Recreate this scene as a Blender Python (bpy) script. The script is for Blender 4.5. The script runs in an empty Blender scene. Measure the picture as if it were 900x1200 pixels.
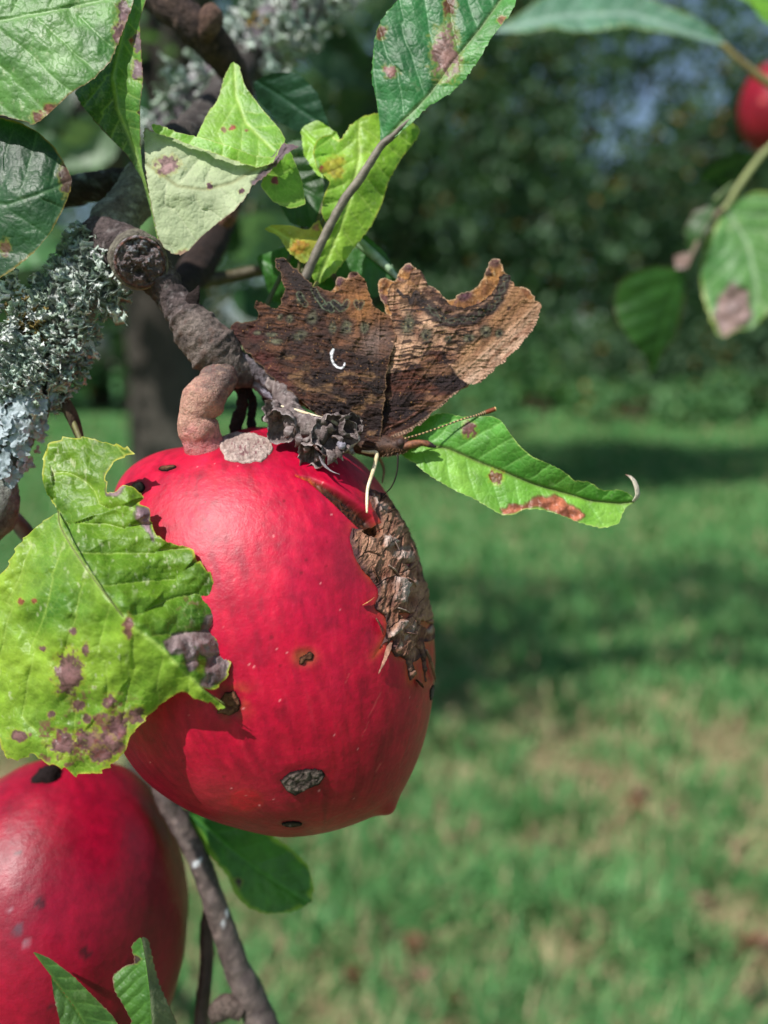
import bpy, math, random
import numpy as np
from mathutils import Vector

# ------------------------------------------------------------------ camera, sky, sun, exposure
SC = bpy.context.scene
COL = SC.collection
CAM_H = 1.2
PITCH = math.radians(10.3)
FPX = 28.0 / 36.0 * 1200.0            # focal length in photo pixels
D0 = 0.10                              # distance of the butterfly (m)
S0 = D0 / FPX                          # one photo pixel at that distance (m)

cam_d = bpy.data.cameras.new('camera')
cam_d.sensor_fit = 'VERTICAL'
cam_d.sensor_height = 36.0
cam_d.lens = 28.0
cam_d.clip_start = 0.004
cam_d.clip_end = 800.0
cam_d.dof.use_dof = True
cam_d.dof.focus_distance = 0.0935
cam_d.dof.aperture_fstop = 28.0 / 2.1
cam_d.dof.aperture_blades = 0
cam = bpy.data.objects.new('camera', cam_d)
COL.objects.link(cam)
cam.location = (0, 0, CAM_H)
cam.rotation_euler = (math.pi / 2 - PITCH, 0, 0)
SC.camera = cam

SUN_DIR = Vector((-0.42, -0.46, 0.78)).normalized()      # towards the sun
world = bpy.data.worlds.new('World')
SC.world = world
world.use_nodes = True
wn = world.node_tree
for n in list(wn.nodes):
    wn.nodes.remove(n)
w_out = wn.nodes.new('ShaderNodeOutputWorld')
w_bg = wn.nodes.new('ShaderNodeBackground')
w_sky = wn.nodes.new('ShaderNodeTexSky')
w_sky.sky_type = 'NISHITA'
w_sky.sun_disc = False
w_sky.sun_elevation = math.asin(SUN_DIR.z)
w_sky.sun_rotation = math.atan2(SUN_DIR.x, SUN_DIR.y)
w_bg.inputs['Strength'].default_value = 0.10
wn.links.new(w_sky.outputs[0], w_bg.inputs[0])
wn.links.new(w_bg.outputs[0], w_out.inputs[0])

sun_d = bpy.data.lights.new('sun', 'SUN')
sun_d.energy = 5.0
sun_d.angle = math.radians(0.6)
sun_d.color = (1.0, 0.965, 0.92)
sun = bpy.data.objects.new('sun', sun_d)
COL.objects.link(sun)
sun.rotation_euler = SUN_DIR.to_track_quat('Z', 'Y').to_euler()
sun.location = (-3, -3, 6)

SC.view_settings.view_transform = 'Standard'
SC.view_settings.look = 'None'
SC.view_settings.exposure = 0.2
SC.view_settings.gamma = 1.0
SC.view_settings.use_curve_mapping = False
SC.cycles.use_denoising = True
SC.cycles.max_bounces = 8
SC.cycles.transparent_max_bounces = 8
SC.cycles.sample_clamp_indirect = 8.0
SC.cycles.caustics_reflective = False
SC.cycles.caustics_refractive = False

RNG = np.random.default_rng(7)
random.seed(7)

# ------------------------------------------------------------------ small maths
CR = np.array([1.0, 0, 0])
CF = np.array([0, math.cos(PITCH), -math.sin(PITCH)])
CU = np.array([0, math.sin(PITCH), math.cos(PITCH)])
CC = np.array([0, 0, CAM_H])


def WD(px, py, d):
    """photo pixel + distance along the view axis -> world points (N,3)"""
    px, py, d = np.broadcast_arrays(np.asarray(px, float), np.asarray(py, float), np.asarray(d, float))
    return (CC + d[..., None] * CF + ((px - 450) / FPX * d)[..., None] * CR
            - ((py - 600) / FPX * d)[..., None] * CU)


def Q(px, py, z):
    """as WD, the depth given in pixel-sized steps towards the camera from the butterfly"""
    return WD(px, py, D0 - np.asarray(z, float) * S0)


def proj(P):
    r = P - CC
    d = r @ CF
    return 450 + FPX * (r @ CR) / d, 600 - FPX * (r @ CU) / d


def srgb(r, g, b):
    c = np.array([r, g, b], float) / 255.0
    return np.where(c <= 0.04045, c / 12.92, ((c + 0.055) / 1.055) ** 2.4)


def mix(a, b, t):
    t = np.clip(t, 0, 1)
    if np.ndim(t):
        t = np.asarray(t)[..., None]
    return a * (1 - t) + b * t


def sstep(a, b, x):
    t = np.clip((x - a) / (b - a), 0, 1)
    return t * t * (3 - 2 * t)


def _hash(ix, iy, iz, seed):
    h = (ix.astype(np.int64) * 374761393 + iy.astype(np.int64) * 668265263
         + iz.astype(np.int64) * 1442695041 + seed * 974634777) & 0xffffffff
    h = ((h ^ (h >> 13)) * 1274126177) & 0xffffffff
    h = ((h ^ (h >> 16)) * 2246822519) & 0xffffffff
    return ((h ^ (h >> 15)) & 0xffffff) / float(0xffffff)


def vnoise(p, seed=0):
    p = np.asarray(p, float)
    i = np.floor(p)
    f = p - i
    f = f * f * (3 - 2 * f)
    x, y, z = i[..., 0], i[..., 1], i[..., 2]
    r = 0
    for dx in (0, 1):
        wx = f[..., 0] if dx else 1 - f[..., 0]
        for dy in (0, 1):
            wy = f[..., 1] if dy else 1 - f[..., 1]
            for dz in (0, 1):
                wz = f[..., 2] if dz else 1 - f[..., 2]
                r = r + wx * wy * wz * _hash(x + dx, y + dy, z + dz, seed)
    return r * 2 - 1


def fbm(p, octaves=4, seed=0):
    p = np.asarray(p, float)
    r, a, t = 0, 1.0, 0
    for k in range(octaves):
        r = r + a * vnoise(p, seed + k * 17)
        t += a
        a *= 0.5
        p = p * 2.03 + 11.7
    return r / t


def p2(x, y, sx, sy=None, z=0.0):
    sy = sx if sy is None else sy
    x, y = np.asarray(x, float), np.asarray(y, float)
    return np.stack([x / sx, y / sy, np.full_like(x, z)], -1)


def cells(x, y, size, seed=0):
    """Worley noise: distance to edge-ish (F2-F1), cell id"""
    gx, gy = x / size, y / size
    ix, iy = np.floor(gx), np.floor(gy)
    f1 = np.full(gx.shape, 9.0)
    f2 = np.full(gx.shape, 9.0)
    cid = np.zeros(gx.shape)
    for dx in (-1, 0, 1):
        for dy in (-1, 0, 1):
            cx, cy = ix + dx, iy + dy
            z = np.zeros_like(cx)
            px = cx + _hash(cx, cy, z, seed)
            py = cy + _hash(cx, cy, z + 1, seed)
            d = np.hypot(gx - px, gy - py)
            h = _hash(cx, cy, z + 2, seed)
            closer = d < f1
            f2 = np.where(closer, f1, np.minimum(f2, d))
            cid = np.where(closer, h, cid)
            f1 = np.where(closer, d, f1)
    return f2 - f1, cid


def polyline_dist(P, L):
    """distance of points P (N,2) to polyline L (M,2); also arclength there, side sign and nearest point"""
    L = np.asarray(L, float)
    best = np.full(len(P), 1e18)
    arc = np.zeros(len(P))
    side = np.zeros(len(P))
    near = np.zeros((len(P), 2))
    acc = 0.0
    for a, b in zip(L[:-1], L[1:]):
        ab = b - a
        ll = ab @ ab
        if ll < 1e-12:
            continue
        t = np.clip(((P - a) @ ab) / ll, 0, 1)
        c = a + t[:, None] * ab
        d = ((P - c) ** 2).sum(1)
        m = d < best
        best[m] = d[m]
        ln = math.sqrt(ll)
        arc[m] = acc + t[m] * ln
        side[m] = np.sign(ab[0] * (P[m, 1] - a[1]) - ab[1] * (P[m, 0] - a[0]))
        near[m] = c[m]
        acc += ln
    return np.sqrt(best), arc, side, near


def inside(P, L):
    L = np.asarray(L, float)
    c = np.zeros(len(P), bool)
    j = len(L) - 1
    for i in range(len(L)):
        yi, yj = L[i, 1], L[j, 1]
        m = (yi > P[:, 1]) != (yj > P[:, 1])
        if m.any():
            xx = (L[j, 0] - L[i, 0]) * (P[:, 1] - yi) / (yj - yi + 1e-18) + L[i, 0]
            c ^= m & (P[:, 0] < xx)
        j = i
    return c


def sdf(P, L):
    """signed distance to a closed polygon, negative inside"""
    L = np.asarray(L, float)
    d, arc, side, near = polyline_dist(P, np.vstack([L, L[:1]]))
    return np.where(inside(P, L), -d, d), near


def sdf_band(P, L, band):
    """sdf that is exact near the outline and only roughly right (from a coarse grid) farther away"""
    lo = P.min(0)
    cs = 5.0
    nx, ny = (np.ceil((P.max(0) - lo) / cs).astype(int) + 2)
    gx, gy = np.meshgrid(lo[0] + np.arange(nx) * cs, lo[1] + np.arange(ny) * cs, indexing='ij')
    dc, _ = sdf(np.stack([gx.ravel(), gy.ravel()], -1), np.asarray(L)[::3] if len(L) > 150 else L)
    dc = dc.reshape(nx, ny)
    q = (P - lo) / cs
    i = q.astype(int)
    f = q - i
    d = (dc[i[:, 0], i[:, 1]] * (1 - f[:, 0]) * (1 - f[:, 1]) + dc[i[:, 0] + 1, i[:, 1]] * f[:, 0] * (1 - f[:, 1])
         + dc[i[:, 0], i[:, 1] + 1] * (1 - f[:, 0]) * f[:, 1] + dc[i[:, 0] + 1, i[:, 1] + 1] * f[:, 0] * f[:, 1])
    near = P.copy()
    m = np.abs(d) < band
    if m.any():
        d[m], near[m] = sdf(P[m], L)
    return d, near


def catmull(pts, n, closed=False):
    pts = np.asarray(pts, float)
    if closed:
        e = np.vstack([pts[-1:], pts, pts[:2]])
    else:
        e = np.vstack([2 * pts[:1] - pts[1:2], pts, 2 * pts[-1:] - pts[-2:-1]])
    segs = len(e) - 3
    out = []
    for u in np.linspace(0, segs, n, endpoint=not closed):
        k = min(int(u), segs - 1)
        t = u - k
        a, b, c, d = e[k:k + 4]
        out.append(0.5 * (2 * b + (c - a) * t + (2 * a - 5 * b + 4 * c - d) * t * t
                          + (3 * b - a - 3 * c + d) * t ** 3))
    return np.array(out)


class TPS:
    """smooth depth through a few (x, y, z) points"""
    def __init__(self, pts, lam=1e-3):
        p = np.asarray(pts, float)
        self.c = p[:, :2]
        n = len(p)
        K = self._k(np.hypot(*(self.c[:, None] - self.c[None]).transpose(2, 0, 1))) + lam * np.eye(n)
        Pm = np.hstack([np.ones((n, 1)), self.c / 100])
        A = np.block([[K, Pm], [Pm.T, np.zeros((3, 3))]])
        self.w = np.linalg.lstsq(A, np.concatenate([p[:, 2], np.zeros(3)]), rcond=None)[0]

    @staticmethod
    def _k(r):
        r = r / 100
        return r * r * np.log(r + 1e-9)

    def __call__(self, x, y):
        X = np.stack([x, y], -1)
        r = np.sqrt(((X[:, None] - self.c[None]) ** 2).sum(-1))
        return self._k(r) @ self.w[:-3] + self.w[-3] + X @ self.w[-2:] / 100


# ------------------------------------------------------------------ meshes
def new_mesh(name, V, F, col=None, aux=None, smooth=True):
    V = np.ascontiguousarray(V, dtype=np.float32)
    F = np.asarray(F)
    me = bpy.data.meshes.new(name)
    nf, k = F.shape
    me.vertices.add(len(V))
    me.vertices.foreach_set('co', V.ravel())
    me.loops.add(nf * k)
    me.loops.foreach_set('vertex_index', F.astype(np.int32).ravel())
    me.polygons.add(nf)
    me.polygons.foreach_set('loop_start', np.arange(0, nf * k, k, dtype=np.int32))
    me.polygons.foreach_set('loop_total', np.full(nf, k, np.int32))
    if smooth:
        me.polygons.foreach_set('use_smooth', np.ones(nf, bool))
    me.update(calc_edges=True)
    if col is not None:
        col = np.asarray(col, np.float32)
        if col.ndim == 1:
            col = np.tile(col, (len(V), 1))
        rgba = np.ones((len(V), 4), np.float32)
        rgba[:, :3] = np.clip(col[:, :3], 0, 1)
        if aux is not None:
            rgba[:, 3] = aux
        at = me.attributes.new('Col', 'FLOAT_COLOR', 'POINT')
        at.data.foreach_set('color', rgba.ravel())
    me.validate()
    return me


def obj(name, me, mat, parent=None, label=None):
    o = bpy.data.objects.new(name, me)
    COL.objects.link(o)
    if mat is not None and not me.materials:
        me.materials.append(mat)
    if parent is not None:
        o.parent = parent
        o.matrix_parent_inverse = parent_inv(parent)
    if label:
        o['label'] = label
    return o


def parent_inv(p):
    """parts are modelled in place: an Empty parent is shifted, a mesh parent sits at the world origin"""
    from mathutils import Matrix
    return Matrix.Translation(-p.location) if p.type == 'EMPTY' else Matrix.Identity(4)


def thing(name, label, cat, loc=(0, 0, 0), group=None):
    o = bpy.data.objects.new(name, None)
    COL.objects.link(o)
    o.location = Vector([float(c) for c in loc])
    o.empty_display_size = 0.01
    o['label'] = label
    o['category'] = cat
    if group:
        o['group'] = group
    return o


class MB:
    """collects vertices and faces (all triangles or all quads) with colours"""
    def __init__(self):
        self.V, self.F, self.C, self.n = [], [], [], 0

    def add(self, V, F, C):
        V = np.asarray(V, float)
        C = np.asarray(C, float)
        if C.ndim == 1:
            C = np.tile(C, (len(V), 1))
        self.V.append(V)
        self.F.append(np.asarray(F) + self.n)
        self.C.append(C)
        self.n += len(V)

    def mesh(self, name, smooth=True):
        return new_mesh(name, np.vstack(self.V), np.vstack(self.F), np.vstack(self.C), smooth=smooth)


def tube(path, radii, nring=24, nseg=60, disp=None, col=None, flat=1.0, cap=True):
    """tapered tube along a smooth path in metres; disp(t, ang, P) and col(t, ang, P) are per-vertex"""
    path = np.asarray(path, float)
    P = catmull(path, nseg)
    R = catmull(np.asarray(radii, float)[:, None], nseg)[:, 0]
    T = np.gradient(P, axis=0)
    T /= np.linalg.norm(T, axis=1)[:, None] + 1e-12
    up = np.array([0.13, 0.31, 0.94])
    N = np.zeros_like(P)
    n = np.cross(T[0], up)
    n /= np.linalg.norm(n) + 1e-12
    for i in range(nseg):
        n = n - (n @ T[i]) * T[i]
        n /= np.linalg.norm(n) + 1e-12
        N[i] = n
    B = np.cross(T, N)
    a = np.linspace(0, 2 * math.pi, nring, endpoint=False)
    t = np.linspace(0, 1, nseg)
    tt, aa = np.meshgrid(t, a, indexing='ij')
    dirs = np.cos(aa)[..., None] * N[:, None] + flat * np.sin(aa)[..., None] * B[:, None]
    base = P[:, None] + dirs * R[:, None, None]
    r = np.broadcast_to(R[:, None], tt.shape).copy()
    if disp is not None:
        r = r + disp(tt, aa, base)
    V = (P[:, None] + dirs * r[..., None]).reshape(-1, 3)
    i, j = np.meshgrid(np.arange(nseg - 1), np.arange(nring), indexing='ij')
    j2 = (j + 1) % nring
    F = np.stack([i * nring + j, i * nring + j2, (i + 1) * nring + j2, (i + 1) * nring + j], -1).reshape(-1, 4)
    C = None
    if col is not None:
        C = col(tt, aa, base).reshape(-1, 3) if callable(col) else np.tile(np.asarray(col, float), (len(V), 1))
    if cap:
        for end in (0, nseg - 1):
            c = len(V)
            V = np.vstack([V, P[end]])
            if C is not None:
                C = np.vstack([C, C[end * nring]])
            o = end * nring
            jj = np.arange(0, nring, 2)
            q = np.stack([np.full_like(jj, c), o + (jj + 2) % nring, o + jj + 1, o + jj], -1)
            if end:
                q = q[:, ::-1]
            F = np.vstack([F, q])
    return V, F, C


def sheet(poly, zfun, step):
    """fill a pixel-space polygon with a fine grid whose border is snapped to the outline; returns x, y, z, quads"""
    poly = np.asarray(poly, float)
    x0, y0 = poly.min(0) - 2 * step
    x1, y1 = poly.max(0) + 2 * step
    nx, ny = int((x1 - x0) / step) + 1, int((y1 - y0) / step) + 1
    gx, gy = np.meshgrid(x0 + np.arange(nx) * step, y0 + np.arange(ny) * step, indexing='ij')
    P = np.stack([gx.ravel(), gy.ravel()], -1)
    d, near = sdf_band(P, poly, 9.0)
    keep = d <= 0
    snap = (d > 0) & (d < 1.05 * step)
    P[snap] = near[snap]
    ok = (keep | snap)
    i, j = np.meshgrid(np.arange(nx - 1), np.arange(ny - 1), indexing='ij')
    i, j = i.ravel(), j.ravel()
    F = np.stack([i * ny + j, i * ny + j + 1, (i + 1) * ny + j + 1, (i + 1) * ny + j], -1)
    F = F[ok[F].all(1) & (keep[F].sum(1) > 0)]
    used, inv = np.unique(F.ravel(), return_inverse=True)
    F = inv.reshape(-1, 4)
    P = P[used]
    z = zfun(P[:, 0], P[:, 1])
    return P[:, 0], P[:, 1], z, F, np.maximum(-d[used], 0)


def serrate(poly, amp, period, skip=None, seed=0, n=None):
    """smooth the outline and give it saw teeth, except along the polyline `skip`"""
    poly = np.asarray(poly, float)
    per = np.hypot(*np.diff(np.vstack([poly, poly[:1]]), axis=0).T).sum()
    n = n or int(per / 1.6)
    dens = []
    L = np.vstack([poly, poly[:1]])
    for a, b in zip(L[:-1], L[1:]):
        k = max(1, int(np.hypot(*(b - a)) / 1.6))
        dens.append(a + (b - a) * np.linspace(0, 1, k, endpoint=False)[:, None])
    c = np.vstack(dens)
    for _ in range(6):
        c = 0.25 * np.roll(c, 1, 0) + 0.5 * c + 0.25 * np.roll(c, -1, 0)
    t = np.roll(c, -1, 0) - np.roll(c, 1, 0)
    ln = np.hypot(t[:, 0], t[:, 1]) + 1e-9
    area = 0.5 * np.sum(c[:, 0] * np.roll(c[:, 1], -1) - np.roll(c[:, 0], -1) * c[:, 1])
    nrm = np.stack([t[:, 1], -t[:, 0]], -1) / ln[:, None] * np.sign(area)
    s = np.cumsum(np.hypot(*(c - np.roll(c, 1, 0)).T))
    ph = s / period + 0.7 * vnoise(np.stack([s / (period * 2.7), 0 * s, 0 * s], -1), seed)
    saw = ph - np.floor(ph)
    amp_v = amp * (0.55 + 0.6 * vnoise(np.stack([s / (period * 1.3), 0 * s + 5, 0 * s], -1), seed + 3))
    off = amp_v * (saw ** 1.6 - 0.4)
    if skip is not None:
        d, _, _, _ = polyline_dist(c, skip)
        off = off * sstep(3, 9, d)
    return c + nrm * off[:, None]


# ------------------------------------------------------------------ materials
def nodes_mat(name):
    m = bpy.data.materials.new(name)
    m.use_nodes = True
    nt = m.node_tree
    for n in list(nt.nodes):
        nt.nodes.remove(n)
    out = nt.nodes.new('ShaderNodeOutputMaterial')
    return m, nt, out


def N(nt, kind, **kw):
    n = nt.nodes.new(kind)
    for k, v in kw.items():
        if k in n.inputs:
            n.inputs[k].default_value = v
        else:
            setattr(n, k, v)
    return n


def surf_mat(name, rough=0.6, spec=0.4, bump=0.0, bscale=1500.0, bdist=0.0002, transl=0.0, tcol=(1.25, 1.3, 0.6),
             vary=0.15, vscale=900.0, coat=0.0, coat_rough=0.2, cell=0.0, cscale=900.0, sheen=0.0, sss=0.0, colour=None,
             rough_var=0.0):
    m, nt, out = nodes_mat(name)
    L = nt.links.new
    if colour is None:
        at = N(nt, 'ShaderNodeAttribute', attribute_name='Col')
        base = at.outputs['Color']
    else:
        rgb = N(nt, 'ShaderNodeRGB')
        rgb.outputs[0].default_value = (*colour, 1)
        base = rgb.outputs[0]
    geo = N(nt, 'ShaderNodeNewGeometry')
    pos = geo.outputs['Position']
    nz = N(nt, 'ShaderNodeTexNoise', Scale=vscale, Detail=5.0, Roughness=0.62)
    L(pos, nz.inputs['Vector'])
    mr = N(nt, 'ShaderNodeMapRange')
    mr.inputs['From Min'].default_value = 0.25
    mr.inputs['From Max'].default_value = 0.75
    mr.inputs['To Min'].default_value = 1 - vary
    mr.inputs['To Max'].default_value = 1 + vary
    L(nz.outputs['Fac'], mr.inputs['Value'])
    mul = N(nt, 'ShaderNodeVectorMath', operation='SCALE')
    L(base, mul.inputs[0])
    L(mr.outputs['Result'], mul.inputs['Scale'])
    base = mul.outputs[0]
    b = N(nt, 'ShaderNodeBsdfPrincipled')
    L(base, b.inputs['Base Color'])
    b.inputs['Roughness'].default_value = rough
    b.inputs['Specular IOR Level'].default_value = spec
    b.inputs['Coat Weight'].default_value = coat
    b.inputs['Coat Roughness'].default_value = coat_rough
    b.inputs['Sheen Weight'].default_value = sheen
    if sss:
        b.inputs['Subsurface Weight'].default_value = sss
        b.inputs['Subsurface Radius'].default_value = (1.0, 0.1, 0.1)
        b.inputs['Subsurface Scale'].default_value = 0.0015
    if rough_var:
        rv = N(nt, 'ShaderNodeTexNoise', Scale=bscale * 0.12, Detail=6.0, Roughness=0.7)
        L(pos, rv.inputs['Vector'])
        rm = N(nt, 'ShaderNodeMapRange')
        rm.inputs['To Min'].default_value = max(0.05, rough - rough_var)
        rm.inputs['To Max'].default_value = min(1.0, rough + rough_var)
        L(rv.outputs['Fac'], rm.inputs['Value'])
        L(rm.outputs['Result'], b.inputs['Roughness'])
    nrm = None
    if bump or cell:
        h = None
        if bump:
            bn = N(nt, 'ShaderNodeTexNoise', Scale=bscale, Detail=6.0, Roughness=0.65)
            L(pos, bn.inputs['Vector'])
            h = bn.outputs['Fac']
            bm = N(nt, 'ShaderNodeBump', Strength=bump, Distance=bdist)
            L(h, bm.inputs['Height'])
            nrm = bm.outputs[0]
        if cell:
            vo = N(nt, 'ShaderNodeTexVoronoi', feature='DISTANCE_TO_EDGE', Scale=cscale)
            L(pos, vo.inputs['Vector'])
            sm = N(nt, 'ShaderNodeMapRange')
            sm.inputs['From Max'].default_value = 0.25
            L(vo.outputs['Distance'], sm.inputs['Value'])
            bm2 = N(nt, 'ShaderNodeBump', Strength=cell, Distance=bdist)
            L(sm.outputs['Result'], bm2.inputs['Height'])
            if nrm is not None:
                L(nrm, bm2.inputs['Normal'])
            nrm = bm2.outputs[0]
        L(nrm, b.inputs['Normal'])
    sh = b.outputs[0]
    if transl:
        tc = N(nt, 'ShaderNodeVectorMath', operation='MULTIPLY')
        L(base, tc.inputs[0])
        tc.inputs[1].default_value = tcol
        tr = N(nt, 'ShaderNodeBsdfTranslucent')
        L(tc.outputs[0], tr.inputs['Color'])
        if nrm is not None:
            L(nrm, tr.inputs['Normal'])
        mx = N(nt, 'ShaderNodeMixShader')
        mx.inputs[0].default_value = transl
        L(sh, mx.inputs[1])
        L(tr.outputs[0], mx.inputs[2])
        sh = mx.outputs[0]
    L(sh, out.inputs['Surface'])
    return m


M = {
    'leaf': surf_mat('leaf_blade', rough=0.46, spec=0.42, bump=0.14, bscale=2200, bdist=0.0001, transl=0.33,
                     vary=0.26, vscale=620, cell=0.16, cscale=1300, rough_var=0.14),
    'leaf_under': surf_mat('leaf_underside', rough=0.75, spec=0.25, bump=0.25, bscale=3000, bdist=0.00015, transl=0.25,
                           vary=0.15, vscale=900, cell=0.2, cscale=1300),
    'apple': surf_mat('apple_skin', rough=0.43, spec=0.4, bump=0.34, bscale=900, bdist=0.0003, vary=0.3, vscale=620,
                      sss=0.08, rough_var=0.2),
    'scab': surf_mat('apple_scab', rough=0.9, spec=0.12, bump=0.9, bscale=3200, bdist=0.0003, vary=0.4, vscale=2600),
    'bark': surf_mat('bark', rough=0.82, spec=0.3, bump=1.0, bscale=1900, bdist=0.0008, vary=0.6, vscale=1700),
    'twig': surf_mat('smooth_twig_bark', rough=0.55, spec=0.4, bump=0.6, bscale=1400, bdist=0.0002, vary=0.28, vscale=1000),
    'stalk': surf_mat('apple_stalk_skin', rough=0.6, spec=0.35, bump=1.0, bscale=2600, bdist=0.0004, vary=0.45, vscale=1900,
                      sss=0.1),
    'wing': surf_mat('wing_scales', rough=0.66, spec=0.32, bump=1.0, bscale=3600, bdist=0.00025, vary=0.5, vscale=4200,
                     transl=0.08, tcol=(1.2, 0.9, 0.6)),
    'chitin': surf_mat('insect_body', rough=0.6, spec=0.4, bump=0.7, bscale=4500, bdist=0.0001, vary=0.35, vscale=4000),
    'dry': surf_mat('withered_tissue', rough=0.85, spec=0.2, bump=0.9, bscale=3600, bdist=0.0003, vary=0.35, vscale=2600,
                    transl=0.08, tcol=(1, 1, 1)),
    'lichen': surf_mat('lichen', rough=0.9, spec=0.15, bump=0.6, bscale=4000, bdist=0.0002, vary=0.2, vscale=2500,
                       transl=0.12, tcol=(1, 1, 1)),
    'crown': surf_mat('tree_foliage', rough=0.5, spec=0.35, vary=0.25, vscale=9.0, transl=0.3, tcol=(1.2, 1.3, 0.6)),
    'trunk': surf_mat('trunk_bark', rough=0.9, spec=0.2, bump=0.9, bscale=40, bdist=0.015, vary=0.4, vscale=30),
    'grass': surf_mat('grass_blade', rough=0.55, spec=0.3, vary=0.2, vscale=14.0, transl=0.3, tcol=(1.1, 1.25, 0.7)),
    'far_apple': surf_mat('far_apple_skin', rough=0.4, spec=0.5, vary=0.2, vscale=30.0),
    'fallen': surf_mat('fallen_leaf', rough=0.7, spec=0.25, vary=0.3, vscale=60.0, transl=0.1, tcol=(1, 1, 1)),
}

# ================================================================== the setting
def structure(name, me, mat):
    o = obj(name, me, mat)
    o['kind'] = 'structure'
    return o


def patch_field(x, y):
    """0 = lush grass, 1 = dry or bare (shared by the soil and the blades)"""
    f = 0.8 * fbm(p2(x, y, 0.5), 4, 31) + 0.55 * fbm(p2(x, y, 0.13), 3, 77)
    nearer = 1 - sstep(2.3, 3.6, y)
    return 0.85 * sstep(-0.02, 0.55, f + 0.54 * nearer - 0.34)


def ground_mat():
    m, nt, out = nodes_mat('meadow_soil')
    L = nt.links.new
    at = N(nt, 'ShaderNodeAttribute', attribute_name='Col')
    geo = N(nt, 'ShaderNodeNewGeometry')
    n1 = N(nt, 'ShaderNodeTexNoise', Scale=9.0, Detail=8.0, Roughness=0.7)
    n2 = N(nt, 'ShaderNodeTexNoise', Scale=0.7, Detail=5.0, Roughness=0.6)
    L(geo.outputs['Position'], n1.inputs['Vector'])
    L(geo.outputs['Position'], n2.inputs['Vector'])
    a1 = N(nt, 'ShaderNodeMapRange')
    a1.inputs['To Min'].default_value = 0.55
    a1.inputs['To Max'].default_value = 1.45
    L(n1.outputs['Fac'], a1.inputs['Value'])
    a2 = N(nt, 'ShaderNodeMapRange')
    a2.inputs['To Min'].default_value = 0.75
    a2.inputs['To Max'].default_value = 1.25
    L(n2.outputs['Fac'], a2.inputs['Value'])
    mm = N(nt, 'ShaderNodeMath', operation='MULTIPLY')
    L(a1.outputs[0], mm.inputs[0])
    L(a2.outputs[0], mm.inputs[1])
    sc = N(nt, 'ShaderNodeVectorMath', operation='SCALE')
    L(at.outputs['Color'], sc.inputs[0])
    L(mm.outputs[0], sc.inputs['Scale'])
    b = N(nt, 'ShaderNodeBsdfPrincipled', Roughness=0.95)
    b.inputs['Specular IOR Level'].default_value = 0.1
    L(sc.outputs[0], b.inputs['Base Color'])
    bm = N(nt, 'ShaderNodeBump', Strength=1.0, Distance=0.06)
    L(n1.outputs['Fac'], bm.inputs['Height'])
    L(bm.outputs[0], b.inputs['Normal'])
    L(b.outputs[0], out.inputs['Surface'])
    return m


GRASS_A = srgb(72, 130, 74)
GRASS_B = srgb(116, 168, 100)
STRAW = srgb(196, 180, 140)
SOIL = srgb(138, 112, 88)


def build_ground():
    # graded rings: fine near the viewer, reaching past the horizon
    r = np.concatenate([np.linspace(0.02, 12, 150), np.geomspace(12.5, 600, 40)])
    a = np.linspace(0, 2 * math.pi, 240, endpoint=False)
    rr, aa = np.meshgrid(r, a, indexing='ij')
    x, y = rr * np.cos(aa), rr * np.sin(aa) + 1.5
    z = ground_z(x, y)
    pf = patch_field(x, y) * (1 - sstep(9, 14, rr))
    c = mix(mix(GRASS_A, GRASS_B, 0.5 + 0.5 * fbm(p2(x, y, 0.9), 3, 9)) * 0.8, mix(SOIL, STRAW, 0.5 + 0.8 * fbm(p2(x, y, 0.2), 3, 4)), pf)
    nr, na = rr.shape
    i, j = np.meshgrid(np.arange(nr - 1), np.arange(na), indexing='ij')
    j2 = (j + 1) % na
    F = np.stack([i * na + j, (i + 1) * na + j, (i + 1) * na + j2, i * na + j2], -1).reshape(-1, 4)
    me = new_mesh('ground', np.stack([x, y, z], -1).reshape(-1, 3), F, c.reshape(-1, 3))
    structure('ground', me, ground_mat())


def ground_z(x, y):
    rr = np.hypot(x, y - 1.5)
    # gently uneven, rising a little towards the far bushes
    return 0.03 * fbm(p2(x, y, 1.3), 3, 5) * np.clip(14 / (rr + 1), 0, 1) + 0.42 * sstep(7.5, 19, rr)


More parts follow.
